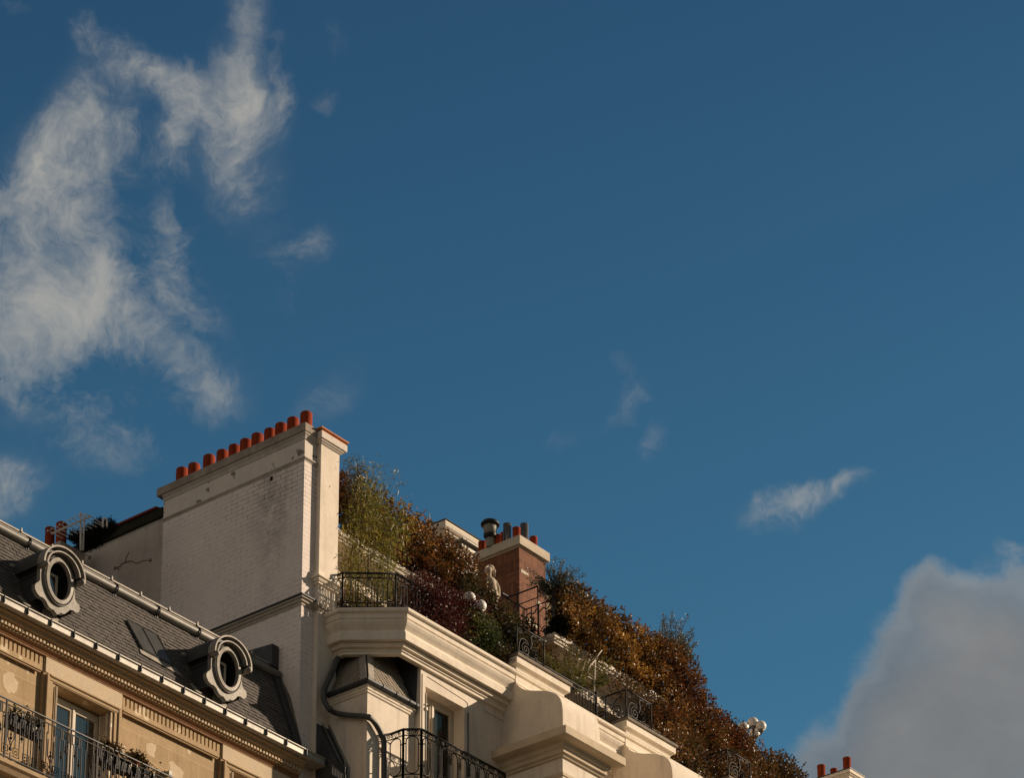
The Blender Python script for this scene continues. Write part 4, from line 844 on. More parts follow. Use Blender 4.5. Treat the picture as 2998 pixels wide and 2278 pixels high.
# ------------------------------------------------------------------ ironwork of the terraces
def spiral(c, r0, r1, a0, turns, ex, ez, n=26):
    return [c+ex*((r0+(r1-r0)*i/n)*math.cos(a0+turns*2*math.pi*i/n))+ez*((r0+(r1-r0)*i/n)*math.sin(a0+turns*2*math.pi*i/n)) for i in range(n+1)]
EZ = Vector((0, 0, 1))
def scroll_panel(o, ex, W, H, m):
    """wrought panel: o lower left corner, ex horizontal unit"""
    q = lambda a, b: o+ex*a*W+EZ*b*H
    m.tube([q(0, 0), q(0, 1)], .014, 6); m.tube([q(1, 0), q(1, 1)], .014, 6); m.tube([q(0, 1), q(1, 1)], .014, 6); m.tube([q(0, .02), q(1, .02)], .010, 6)
    t = .0085
    m.tube(spiral(q(.33, .30), .17*W, .03*W, 1.2, 1.75, ex, EZ), t, 5); m.tube(spiral(q(.66, .34), .15*W, .03*W, 2.0, -1.75, ex, EZ), t, 5)
    m.tube(smooth([q(.06, .04), q(.10, .45), q(.20, .62), q(.36, .62), q(.42, .50)]), t, 5); m.tube(smooth([q(.94, .04), q(.90, .5), q(.80, .72), q(.64, .78), q(.57, .66)]), t, 5)
    m.tube(smooth([q(.50, .04), q(.47, .40), q(.50, .66), q(.44, .86), q(.30, .90), q(.24, .80)]), t, 5); m.tube(smooth([q(.50, .40), q(.56, .62), q(.52, .80), q(.58, .93), q(.70, .92)]), t, 5)
    m.tube(spiral(q(.12, .84), .09*W, .02*W, 0, 1.2, ex, EZ, 14), t, 5); m.tube(spiral(q(.88, .86), .08*W, .02*W, 3.1, -1.2, ex, EZ, 14), t, 5)
    m.tube(spiral(q(.70, .10), .08*W, .02*W, 1, 1.2, ex, EZ, 14), t, 5)
    for a, b in ((.33, .30), (.66, .34), (.5, .6)): m.sphere(q(a, b), .018, 8)
X1 = Vector((1, 0, 0)); Y1 = Vector((0, 1, 0))
for dx in BUTT[:3]:
    m = MB(); o = Vector((36.20+dx, 28.72, 25.86)); H = .515
    scroll_panel(o, X1, .71, H, m)
    q = MB_ = None
    s = MB(); ps = Vector((36.20+dx, 28.735, 25.86))
    # side return with its stepped, curling top
    qq = lambda a, b: ps+Y1*a+EZ*b
    s.tube([qq(0, H), qq(.42, H)], .016, 6); s.tube([qq(.0, .02), qq(.50, .02)], .01, 6); s.tube([qq(.42, .0), qq(.42, H)], .012, 6); s.tube(spiral(qq(.47, H-.01), .035, .01, 2.5, -1., Y1, EZ, 12), .010, 5)
    s.tube(spiral(qq(.20, .17), .12, .02, 0, 1.6, Y1, EZ), .009, 5); s.tube(smooth([qq(.02, .3), qq(.10, .40), qq(.20, .38), qq(.26, .30), qq(.36, .36), qq(.40, .46)]), .009, 5); s.tube(spiral(qq(.12, .44), .05, .012, 0, 1.2, Y1, EZ, 12), .008, 5)
    s.tube(spiral(qq(.52, .15), .12, .02, 3., -1.6, Y1, EZ), .010, 5); s.tube(smooth([qq(.42, .30), qq(.50, .33), qq(.56, .40), qq(.60, .46)]), .010, 5)
    for a, b in ((.20, .17), (.52, .15), (.47, .46)): s.sphere(qq(a, b), .02, 8)
    P_ = m.build('scroll_railing', 'iron_grey', WB); s.build('side_panel', 'black_iron', P_)
def circle_rail(x0, x1, y, zt, zb, parent=WB):
    m = MB(); m.box(x0, x1, y-.014, y+.014, zt-.012, zt); m.box(x0, x1, y-.008, y+.008, zt-.088, zt-.078); m.box(x0, x1, y-.009, y+.009, zb, zb+.014)
    x = x0+.07
    while x < x1-.03:
        m.tube([Vector((x+.030*math.cos(a*math.pi/6), y, zt-.045+.030*math.sin(a*math.pi/6))) for a in range(12)], .009, 5, True); x += .155
    x = x0+.03
    while x < x1: m.tube([(x, y, zb+.01), (x, y, zt-.083)], .0085, 6); x += .0775
    return m
for a, b in ((36.95, 39.08), (39.92, 42.02), (42.9, 45.0)):
    m = circle_rail(a, b, 29.28, 26.392, 25.70); m.tube([(b-.02, 29.28, 25.6), (b-.02, 29.28, 26.42)], .022, 8); m.sphere((b-.02, 29.28, 26.45), .03, 10); m.build('circle_railing', 'iron_grey', WB)
# railing over the chamfered corner, then along the front behind the maple
ca = atZ(1003, 1678, 26.40); cb = atZ(1159, 1680, 26.40)
def loop_rail(A, B, zt, zb, m):
    A = Vector(A); B = Vector(B); A.z = B.z = 0; L_ = (B-A).length; ex = (B-A).normalized(); q = lambda a, z: A+ex*a+EZ*z
    m.tube([q(0, zt), q(L_, zt)], .018, 8); m.tube([q(0, zt-.085), q(L_, zt-.085)], .010, 6); m.tube([q(0, zb), q(L_, zb)], .010, 6); m.tube([q(0, zb+.075), q(L_, zb+.075)], .010, 6)
    for a in (0, L_): m.tube([q(a, zb-.15), q(a, zt)], .018, 6)
    n = max(2, round(L_/.155)); st = L_/n
    for i in range(n):
        c = (i+.5)*st
        for z in (zt-.043, zb+.037): m.tube([q(c+.030*math.cos(k*math.pi/5), z+.030*math.sin(k*math.pi/5)) for k in range(10)], .008, 5, True)
        w_ = st*.27; z0 = zb+.10; z1 = zt-.11
        if i % 2 == 0:
            loop = [q(c+w_*math.cos(k*math.pi/6), z1-w_+w_*math.sin(k*math.pi/6)) for k in range(7)]+[q(c-w_*math.cos(k*math.pi/6), z0+w_-w_*math.sin(k*math.pi/6)) for k in range(7)]
            m.tube(loop, .008, 5, True)
        else:
            for s_ in (-1, 1): m.tube([q(c+s_*w_*.9, z0-.02), q(c+s_*w_*.9, z1+.03)], .007, 5)
            m.tube([q(c-w_*.9, z1-.03), q(c+w_*.9, z1-.03)], .008, 5); m.tube([q(c-w_*.9, z0+.03), q(c+w_*.9, z0+.03)], .008, 5)
m = MB(); loop_rail(ca, cb, 26.40, 25.80, m); loop_rail(cb, (36.1, cb.y, 0), 26.40, 25.80, m); loop_rail((ca.x, ca.y+.45, 0), ca, 26.40, 25.80, m); m.build('loop_railing', 'black_iron', WB)

# setback storey and the upper terrace
UP = [(33.18, 30.95), (39.25, 30.95), (39.25, 30.40), (52, 30.40)]
w = MB(); w.sweep(UP, [(.35, 27.755), (.42, 27.75), (.42, 27.672), (.40, 27.66), (.385, 27.625), (.365, 27.615), (.36, 27.59), (.06, 27.575), (.06, 27.52), (.0, 27.51)], -.1); w.build('upper_cornice', 'cream_trim', WB, .004)
w = MB(); w.prism([(33.2, 30.99, 27.45), (39.29, 30.99, 27.45), (39.29, 30.44, 27.45), (52, 30.44, 27.45), (52, 37, 27.45), (33.2, 37, 27.45)], (0, 0, .26)); w.build('upper_terrace_floor', 'ledge_stone', WB)
w = MB(); w.sweep(UP, [(.0, 27.505), (.0, 27.16)], -.25); w.build('setback_wall_top', 'cream_stucco', WB)
w = MB(); w.sweep(UP, [(.05, 27.158), (.06, 27.15), (.06, 27.115), (.0, 27.11)], -.25); w.build('lintel_moulding', 'cream_trim', WB, .003)
w = MB(); w.box(33.2, 38.6, 31.10, 31.4, 25.4, 27.3); w.box(38.6, 52, 31.10, 31.4, 25.4, 27.3); w.build('setback_wall', 'cream_stucco', WB)
w = MB()
for X in (34.6, 36.9): w = MB(); w.box(X, X+.9, 31.07, 31.098, 25.6, 26.9); w.build('setback_window', 'window_glass', WB)
w = MB(); w.box(33.30, 33.52, 30.05, 30.12, 25.58, 26.28); w.build('terrace_wall_end', 'white_paint', WB, .004)
w = MB(); w.tube([(33.25, 29.87, 25.55), (33.25, 29.87, 26.15)], .032, 12); w.build('brown_pipe', 'brown_pipe', WB)
# upper railing
m = MB(); zt = 28.50
def bars(m, A, B, zt, zb, st=.11, r=.007, top=.012):
    A = Vector(A); B = Vector(B); L_ = (B-A).length; n = max(1, round(L_/st)); e = (B-A)/n
    m.tube([A+EZ*zt, B+EZ*zt], top, 6); m.tube([A+EZ*(zb+.05), B+EZ*(zb+.05)], .010, 6)
    for i in range(n+1): m.tube([A+e*i+EZ*zb, A+e*i+EZ*zt], r, 5)
bars(m, (38.93, 30.08, 0), (42.9, 30.08, 0), zt, 27.74); bars(m, (38.93, 30.08, 0), (38.93, 30.72, 0), zt-.04, 27.74, .16, .010); bars(m, (33.3, 30.66, 0), (38.93, 30.66, 0), 28.44, 27.74)
ps = Vector((38.93, 30.12, 27.80))
for k in (0, 1): m.tube(spiral(ps+Y1*(.14+.3*k)+EZ*.12, .09, .02, 0, 1.5, Y1, EZ), .009, 5); m.tube(smooth([ps+Y1*(.02+.3*k)+EZ*.60, ps+Y1*(.09+.3*k)+EZ*.52, ps+Y1*(.18+.3*k)+EZ*.56, ps+Y1*(.28+.3*k)+EZ*.5]), .012, 5)
m.tube([(38.93, 30.08, 27.7), (38.93, 30.08, 28.62)], .02, 6)
p0 = atX(1574, 1717, 38.93); p1 = atX(1490, 1749, 38.93); m.tube([p0, p1], .015, 6); m.tube([p0, (p0.x, p0.y, 27.74)], .010, 6); m.tube([p1, (p1.x, p1.y, 27.74)], .013, 6)
p2 = atX(1516, 1742, 38.93); m.tube([p2, (p2.x, p2.y, 27.74)], .012, 6); m.tube([p0-EZ*.22, p1-EZ*.22], .010, 6); m.tube([p1, at(1447, 1724, p1.y)], .018, 6)
m.build('upper_railing', 'black_iron', WB)

# brick chimney on the roof
CYB = 31.9; c0 = at(1521, 1566, CYB); c1 = at(1608, 1616, CYB); H0 = c0.z
w = MB(); w.box(c0.x+.05, c1.x-.05, CYB+.05, CYB+1.02, 27.7, H0-.19); BC = w.build('brick_chimney', 'red_brick', WB, .006)
w = MB(); w.box(c0.x-.01, c1.x+.01, CYB-.01, CYB+1.10, H0-.185, H0); w.sweep([(c0.x+.05, CYB+1.0), (c0.x+.05, CYB+.05), (c1.x-.05, CYB+.05)], [(.02, H0-.186), (.02, H0-.21), (.0, H0-.215)], -.02); w.build('chimney_cap', 'cream_stone', BC, .008)
w = MB()
for (px, py, ww, hh) in ((1529, 1668, .20, .07), (1540, 1676, .14, .05), (1575, 1760, .2, .07), (1548, 1812, .22, .09), (1565, 1826, .20, .07)):
    q_ = at(px, py, CYB+.048); w.box(q_.x-ww/2+.06, q_.x+ww/2, CYB+.044, CYB+.06, q_.z-hh, q_.z)
w.build('pale_bricks', 'cream_stone', BC)
def pot(px, ytop, ybase, Y, rpx, matn, parent, nm='chimney_pot', lip=True, zbase=None, lab=None):
    tp = at(px, ytop, Y); r = rpx/ (F_PX/((tp-EYE).dot(_f))); zb2 = at(px, ybase, Y).z if zbase is None else zbase; h = tp.z-zb2; w = MB()
    prf = [(r*1.06, 0), (r, h*.1), (r*.97, h*.85), (r*1.04, h*.88), (r*1.04, h*.97), (r*.96, h), (r*.7, h), (r*.7, h*.6)] if lip else [(r, 0), (r, h), (r*.85, h), (r*.85, h*.5)]
    w.lathe(prf, (tp.x, tp.y, zb2), 26); return w.build(nm, matn, parent)
zc_ = H0-.004
for px, yt, Y, rp, mt, lp in ((1412, 1588, 32.85, 12, 'terracotta', True), (1459, 1569, 32.50, 12, 'terracotta', True), (1485, 1536, 32.42, 12.2, 'pot_steel', False), (1512, 1547, 32.10, 12, 'terracotta', True), (1535, 1536, 32.22, 12, 'pot_steel', False), (1562, 1574, 32.22, 11.5, 'terracotta', True), (1473, 1561, 32.8, 8, 'terracotta', True), (1423, 1584, 33.0, 6, 'terracotta', True)):
    pot(px, yt, 0, Y, rp, mt, BC, 'chimney_pot' if lp else 'steel_flue', lp, zc_)
v = at(1435, 1540, 32.6); w = MB(); r = .0
sc_ = (v-EYE).dot(_f)/F_PX; z = lambda y: at(1435, y, 32.6).z
w.lathe([(12.5*sc_, zc_), (12.5*sc_, z(1567)), (19*sc_, z(1566)), (19*sc_, z(1543)), (18*sc_, z(1540)), (26*sc_, z(1538.5)), (26.5*sc_, z(1535)), (22*sc_, z(1530)), (6*sc_, z(1528))], (v.x, v.y, 0), 30); V_ = w.build('vent_cowl', 'vent_grey', BC)
w = MB(); w.lathe([(20*sc_, z(1541)), (27.6*sc_, z(1539)), (28*sc_, z(1535.5)), (23*sc_, z(1529)), (0.001, z(1527))], (v.x, v.y, 0), 30); w.lathe([(19.6*sc_, z(1572)), (15*sc_, z(1577)), (12.6*sc_, z(1578))][::-1]+[(19.6*sc_, z(1567))], (v.x, v.y, 0), 30); w.build('cowl_lid', 'black_iron', V_)
w = MB(); p = at(1448, 1600, 32.3)

# lower balcony with arched balusters
YR = 28.68; zr = at(1474.5, 2265.7, YR).z; c2 = Vector((33.79, YR)); c1_ = Vector((33.62, 28.90)); c0_ = Vector((33.62, 29.16))
def arch_rail(A, B, n, m):
    A = Vector((A[0], A[1], 0)); B = Vector((B[0], B[1], 0)); ex = (B-A).normalized(); L_ = (B-A).length; st = L_/n; q = lambda a, z: A+ex*a+EZ*z
    z1 = zr-.10; z2 = zr-.92
    m.tube([q(-.01, zr), q(L_+.01, zr)], .020, 8); m.tube([q(0, z1), q(L_, z1)], .010, 6); m.tube([q(0, z2+.16), q(L_, z2+.16)], .010, 6); m.tube([q(0, z2), q(L_, z2)], .012, 6)
    for a in (0, L_): m.box(*[v for k in range(3) for v in ((q(a, 0)[k] if k < 2 else z2)-.014*(k < 2), (q(a, 0)[k] if k < 2 else zr)+.014*(k < 2))])
    for i in range(n):
        c = (i+.5)*st; w_ = st*.34
        m.tube(spiral(q(c-st*.22, zr-.052), .034, .008, .5, 1.3, ex, EZ, 12), .007, 5); m.tube(spiral(q(c+st*.22, zr-.052), .034, .008, 2.6, -1.3, ex, EZ, 12), .007, 5); m.tube([q(c, zr-.09), q(c+.02, zr-.05), q(c, zr-.012), q(c-.02, zr-.05)], .006, 4, True)
        # arch springing between two balusters
        m.tube([q(c-st/2, z1-.05)]+[q(c-st/2+ (st/2-w_/2)*k/3, z1-.03+.0*k) for k in ()]+[q(c-w_/2-.02, z1-.06)], .006, 4)
        top = [q(c-w_*math.cos(k*math.pi/8), z1-.10+.085*math.sin(k*math.pi/8)) for k in range(9)]
        m.tube([q(c-w_, z2+.26)]+top+[q(c+w_, z2+.26)], .0095, 5)
        m.tube([q(c+w_*math.cos(k*math.pi/8), z2+.26-.085*math.sin(k*math.pi/8)) for k in range(9)], .0095, 5)
        for z in (z1-.15, z2+.30): m.tube([q(c+w_-.012, z), q(c+st-w_+.012, z)], .010, 5)
        # twisted leafy stem between the arches
        a = c+st/2; m.tube([q(a, z2+.18), q(a, z1-.02)], .008, 5)
        for k in range(9):
            z = z2+.32+k*(z1-z2-.50)/9; m.lathe([(.004, 0), (.017, .022), (.010, .034), (.004, .05)], q(a, z), 6)
        m.tube(spiral(q(c-st*.2, z2+.075), .045, .01, 1, 1.2, ex, EZ, 12), .007, 5); m.tube(spiral(q(c+st*.2, z2+.075), .045, .01, 2.1, -1.2, ex, EZ, 12), .007, 5)
m = MB(); arch_rail(c2, (35.83, YR), 9, m); BR = m.build('balcony_railing', 'iron_grey', WB)
m = MB(); arch_rail(c1_, c2, 1, m); arch_rail((c1_.x, 29.52), c1_, 2, m); m.build('corner_railing', 'black_iron', BR)
w = MB(); w.prism([(33.4, 29.6, 22.45), (33.58, 28.86, 22.45), (33.78, 28.62, 22.45), (36.2, 28.62, 22.45), (36.2, 29.6, 22.45)], (0, 0, .10)); w.build('balcony_slab', 'cream_trim', WB, .006)
w = MB(); w.box(34, 50, 29.6, 40, 0, 25.4); w.box(33.2, 34, 30.5, 40, 0, 25.4); w.build('house_block', 'cream_stucco', WB)

# ================================================================== house and chimneys behind
FB = thing('far_house', (44, 36, 0), 'pale eaves of a taller house with gutter, between the left hedge and the vent cowl', 'building')
c = at(1304, 1521, 35); wd = .72
w = MB(); w.sweep([(c.x+wd, 40), (c.x+wd, 35+wd), (47, 35+wd)], [(wd-.02, c.z), (wd, c.z-.01), (wd+.02, c.z-.05), (wd, c.z-.12), (wd-.03, c.z-.155), (wd-.06, c.z-.165), (wd-.07, c.z-.20), (wd-.16, c.z-.205), (wd-.18, c.z-.235), (.10, c.z-.24), (.08, c.z-.36), (0, c.z-.37)], -.1); w.build('eaves', 'cream_trim', FB, .004)
w = MB(); w.sweep([(c.x+wd, 40), (c.x+wd, 35+wd), (47, 35+wd)], [(wd+.015, c.z+.018), (wd+.03, c.z+.002)], -.1); w.build('eaves_gutter', 'zinc_mid', FB)
w = MB(); w.box(c.x+wd, 47, 35+wd, 40, 0, c.z-.2); w.build('wall', 'cream_stucco', FB)
w = MB(); w.prism([(c.x, 35.1, c.z), (c.x, 37.6, c.z+.7), (c.x, 40, c.z)], (5, 0, 0)); w.build('roof', 'zinc_mid', FB)
c = at(1352, 1583, 34); w = MB(); w.box(c.x, c.x+1.1, 34, 34.9, 27.7, c.z-.17); w.build('roof_cabin', 'cream_stucco', FB)
w = MB(); w.sweep([(c.x, 34.9), (c.x, 34), (c.x+1.1, 34)], [(.03, c.z-.13), (.05, c.z-.14), (.05, c.z-.165), (.0, c.z-.175)], -.1); w.build('cabin_moulding', 'cream_trim', FB)
w = MB(); w.prism([(c.x-.08, 33.9, c.z), (c.x-.08, 33.9, c.z-.025), (c.x-.08, 34.9, c.z-.025), (c.x-.08, 34.9, c.z+.05)], (1.3, 0, 0)); w.box(c.x-.02, c.x+1.1, 33.98, 34.9, c.z-.13, c.z-.026); w.build('cabin_roof', 'zinc_mid', FB)
p0 = at(1310, 1594, 33.8); w = MB(); w.obox(p0+Vector((.12, .5, .05)), (.22, 0, 0), (0, .5, .04), (0, -.02, .05)); w.build('roof_sheet', 'white_paint', FB, .004)
p0 = at(1257, 1542, 36.5); t_ = at(1257.5, 1500, 36.5)
SPR = MB(); SPR.lathe([(.033, -.3), (.030, 0), (.014, (t_.z-p0.z)*.55), (.001, t_.z-p0.z)], (p0.x, p0.y, p0.z), 12); tag(SPR.build('spire', 'statue_stone'), 'thin pale pointed spire rising behind the eaves left of the roof corner', 'spire')
# right hand chimney
Y = 33.0; c0 = at(2488, 2249, Y); c1 = at(2531, 2270, Y)
FC = thing('distant_chimney', (c0.x+.3, Y+.4, 28), 'cream chimney with three terracotta pots, alone at the bottom right before the grey cloud', 'chimney')
w = MB(); w.box(c0.x+.06, c1.x-.06, Y+.06, Y+1.4, 26, c0.z-.12); w.build('stack', 'cream_stucco', FC, .005)
w = MB(); w.sweep([(c0.x+.06, Y+1.4), (c0.x+.06, Y+.06), (c1.x-.06, Y+.06), (c1.x-.06, Y+1.4)], [(.03, c0.z-.09), (.045, c0.z-.10), (.02, c0.z-.13), (.0, c0.z-.14)], -.05); w.box(c0.x, c1.x, Y, Y+1.45, c0.z-.088, c0.z-.012); w.build('cap', 'cream_trim', FC, .004)
w = MB(); w.box(c0.x-.012, c1.x+.012, Y-.012, Y+1.47, c0.z-.011, c0.z+.006); w.build('cap_flashing', 'zinc_dark', FC)
pot(2479, 2221, 0, Y+.14, 12, 'terracotta', FC, zbase=c0.z); pot(2404, 2243, 0, Y+.80, 12.0, 'terracotta', FC, zbase=c0.z); pot(2441, 2253.5, 0, Y+.75, 10.5, 'terracotta', FC, zbase=c0.z)
# left rear chimney with two pots
Y = 33.9; a0 = at(177, 1582, Y)
LC = thing('rear_chimney', (a0.x, Y, 26), 'low grey chimney with two terracotta pots behind the upper left roof gutter', 'chimney')
w = MB(); w.box(a0.x-.0, a0.x+.55, Y, Y+.75, 25, a0.z); w.build('stack', 'grey_render', LC, .01)
zz = a0.z; pot(147, 1548, 0, Y+.36, 14.5, 'terracotta', LC, zbase=zz-.02); pot(181, 1533.5, 0, Y+.10, 16, 'terracotta', LC, zbase=zz-.02)
# dark lean-to roof beside it
w = MB(); p = [at(195, 1612, 34.6), at(243, 1590, 34.6), at(262, 1596, 34.6), at(222, 1632, 34.6), at(200, 1640, 34.6)]
w.prism(p, (0, .6, 0)); o = w.build('lean_to_roof', 'zinc_dark'); tag(o, 'small dark zinc lean-to roof between the rear chimney and the cracked rear wall', 'roof')
# television antenna
Y = 33.2; AN = thing('tv_antenna', at(236, 1575, Y), 'pale yagi television antenna on two short masts above the left roof', 'antenna')
m = MB(); m.tube([at(236, 1612, Y), at(236.5, 1501, Y)], .016, 8); m.tube([at(243, 1612, Y+.05), at(247, 1505, Y+.05)], .014, 8); m.build('masts', 'antenna_metal', AN)
m = MB(); A = at(152, 1563, Y-.02); B = at(264, 1513, Y-.02); m.tube([A, B], .017, 8); m.build('boom', 'antenna_metal', AN)
m = MB()
for i in range(9):
    c = lerp(A, B, (i+.15)/9); e = Vector((.80, -.05, .0))*(.26+.016*i)
    m.tube([c-e*.55+Vector((0,0,-.02)), c-e*.45+Vector((0,0,.02)), c-e*.3+Vector((0,0,.015)), c, c+e], .008, 5)
m.tube([at(249, 1507, Y), at(262, 1509, Y), at(305, 1538, Y)], .010, 5); m.build('elements', 'antenna_metal', AN)
m = MB(); Y = 33.3; m.tube(smooth([at(301, 1545, Y), at(301.5, 1524, Y), at(305, 1518.5, Y), at(310, 1519, Y), at(313, 1526, Y), at(313, 1545, Y)]), .016, 8); tag(m.build('bent_vent_pipe', 'antenna_metal'), 'white pipe bent into a hook beside the dark shrub on the wall top', 'pipe')

# ================================================================== plants
def leafmesh(name, P, D, ln, wd, matn, parent=None, fold=.25, rng=RNG, droop=0.):
    """many separate four-sided blades: P roots, D directions, ln/wd arrays"""
    n = len(P); D = D/np.linalg.norm(D, axis=1, keepdims=True); S = np.cross(D, rng.normal(size=(n, 3))); S /= np.linalg.norm(S, axis=1, keepdims=True); Nn = np.cross(D, S)
    ln = np.broadcast_to(ln, (n,))[:, None]; wd = np.broadcast_to(wd, (n,))[:, None]
    mid = P+D*ln*.45
    V = np.stack([P, mid+S*wd+Nn*wd*fold, P+D*ln+np.array([0, 0, -1.])*ln*droop, mid-S*wd+Nn*wd*fold], 1).reshape(-1, 3)
    lo = V.min(0); hi = V.max(0); o = Vector(((lo[0]+hi[0])/2, (lo[1]+hi[1])/2, lo[2])); V = V-np.array(o)
    me = bpy.data.meshes.new(name); me.vertices.add(4*n); me.vertices.foreach_set('co', V.astype(np.float32).ravel())
    me.loops.add(4*n); me.loops.foreach_set('vertex_index', np.arange(4*n, dtype=np.int32)); me.polygons.add(n)
    me.polygons.foreach_set('loop_start', np.arange(0, 4*n, 4, dtype=np.int32)); me.polygons.foreach_set('loop_total', np.full(n, 4, dtype=np.int32)); me.update(calc_edges=True); me.validate()
    me.materials.append(MATS[matn]); ob = bpy.data.objects.new(name, me); return link(ob, o, parent)
def clumps(C, k, sp, out, rng=RNG):
    """k leaves round each clump centre; directions fan out from the centre and lean along out"""
    n = len(C); off = rng.normal(size=(n, k, 3))*sp; P = (C[:, None, :]+off).reshape(-1, 3)
    D = off/np.maximum(np.linalg.norm(off, axis=2, keepdims=True), 1e-6)+rng.normal(size=(n, k, 3))*.55+out[:, None, :]
    return P, D.reshape(-1, 3)
def wob(x, a, f, p): return a*(np.sin(x*f+p)+.6*np.sin(x*f*2.3+p*1.7)+.4*np.sin(x*f*5.1+p*.6))
def hedge(name, prof, yc, th, dens, matn, label, seed, lsz=(.044, .017), extra=None, sprigs=120, gaps=.18, kids=None):
    """a trained hedge: prof = (x, bottom, top) stations in metres"""
    rng = np.random.default_rng(seed); pr = np.array(prof); x0, x1 = pr[0, 0], pr[-1, 0]
    T = thing(name, ((x0+x1)/2, yc, pr[:, 1].min()), label, 'hedge')
    area = np.trapezoid(pr[:, 2]-pr[:, 1], pr[:, 0]) if hasattr(np, 'trapezoid') else np.trapz(pr[:, 2]-pr[:, 1], pr[:, 0])
    n = int(area*dens); X = rng.uniform(x0, x1, n*2); h = np.interp(X, pr[:, 0], pr[:, 2]-pr[:, 1]); keep = rng.uniform(0, h.max(), n*2) < h; X = X[keep][:n]; n = len(X)
    zb = np.interp(X, pr[:, 0], pr[:, 1])+wob(X, .05, 7, seed); zt = np.interp(X, pr[:, 0], pr[:, 2])+wob(X, .035, 5, seed*2.1)
    t = rng.beta(1.1, 1.0, n); Z = zb+(zt-zb)*t
    prof_ = np.sqrt(np.clip(1-np.abs(2*t-1)**3.2, 0, 1))
    bulge = wob(X+Z*1.7, .075, 4.5, seed*.7)+wob(Z-X*.6, .055, 8, seed)
    depth = rng.beta(1, 2.6, n)              # 0 = outer skin
    top = (t > .86)
    Y = yc-(th*.5*prof_+bulge)*(1-1.4*depth)
    Y = np.where(top, yc+rng.uniform(-.5, .5, n)*th, Y)
    C = np.stack([X, Y, Z], 1)
    g = np.sin(X*6.3+seed)*np.sin(Z*8.1+X*2+seed)+np.sin(X*2.9+Z*5.2+seed*3); keep = ~((g > 1.15-gaps) & (rng.uniform(size=n) < .75)); C = C[keep]; depth = depth[keep]
    out = np.tile(np.array([.15, -.75, .30]), (len(C), 1))
    P, D = clumps(C, 9, .040, out, rng); m = len(P)
    leafmesh('foliage', P, D, lsz[0]*rng.uniform(.6, 1.5, m), lsz[1]*rng.uniform(.65, 1.5, m), matn, T, rng=rng)
    Xi = rng.uniform(x0, x1, int(area*300)); ti = rng.uniform(0, 1, len(Xi)); Zi = np.interp(Xi, pr[:, 0], pr[:, 1])*(1-ti)+(np.interp(Xi, pr[:, 0], pr[:, 2])-.07)*ti
    Ci = np.stack([Xi, yc+th*rng.uniform(.15, .5, len(Xi)), Zi], 1)
    if gaps < .3: leafmesh('inner_foliage', np.repeat(Ci, 3, 0)+rng.normal(size=(len(Ci)*3, 3))*.03, np.repeat(np.array([[0, -.1, .2]]), len(Ci)*3, 0)+rng.normal(size=(len(Ci)*3, 3))*.7, .095, .038, matn, T, rng=rng)
    # loose shoots above the outline
    if sprigs:
        Xs = rng.uniform(x0+.05, x1-.05, sprigs); zt = np.interp(Xs, pr[:, 0], pr[:, 2]); L_ = rng.uniform(.04, .17, sprigs)**1.0
        base = np.stack([Xs, yc+rng.uniform(-.5, .3, sprigs)*th, zt-.03], 1); dr = np.stack([rng.normal(.25, .45, sprigs), rng.normal(-.1, .4, sprigs), np.ones(sprigs)], 1); dr /= np.linalg.norm(dr, axis=1, keepdims=True)
        PP = []; DD = []
        for s in np.linspace(.1, 1, 8): q = base+dr*(L_*s)[:, None]; PP += [q, q]; DD += [dr*.6+rng.normal(size=q.shape)*.8, dr*.6+rng.normal(size=q.shape)*.8]
        PP = np.concatenate(PP); DD = np.concatenate(DD); leafmesh('shoots', PP, DD, lsz[0]*rng.uniform(.5, 1.1, len(PP)), lsz[1]*rng.uniform(.6, 1.1, len(PP)), matn, T, rng=rng)
    # woody stems
    w = MB(); rr = random.Random(seed)
    for i in range(int((x1-x0)*5)):
        x = rr.uniform(x0, x1); a = np.interp(x, pr[:, 0], pr[:, 1]); b = np.interp(x, pr[:, 0], pr[:, 2]); p = [Vector((x, yc, a-.05))]
        for k in range(5): p.append(p[-1]+Vector((rr.gauss(0, .05), rr.gauss(-.01, .03), (b-a)/5)))
        w.tube(p, .009, 5, r2=.004)
    w.build('stems', 'bark', T); return T
# autumn climbers on the upper terrace, left length
hedge('autumn_hedge', [(33.5, 27.95, 28.62), (34.2, 27.9, 28.72), (35.3, 27.78, 28.74), (36.2, 27.66, 28.72), (36.9, 27.45, 28.68), (37.35, 27.2, 28.52), (37.55, 27.15, 28.2)], 30.55, .42, 420, 'leaf_rust', 'rust brown climber hedge on the upper terrace, between the tall chimney wall and the statue', 3)
hedge('green_creeper', [(36.6, 27.1, 28.0), (37.0, 26.75, 28.12), (37.4, 26.6, 27.95), (38.2, 26.45, 27.85), (38.75, 26.7, 27.80)], 30.32, .34, 430, 'leaf_darkgreen', 'dark green and red creeper hanging below the statue, left of the brick chimney', 5, (.045, .018), sprigs=24)
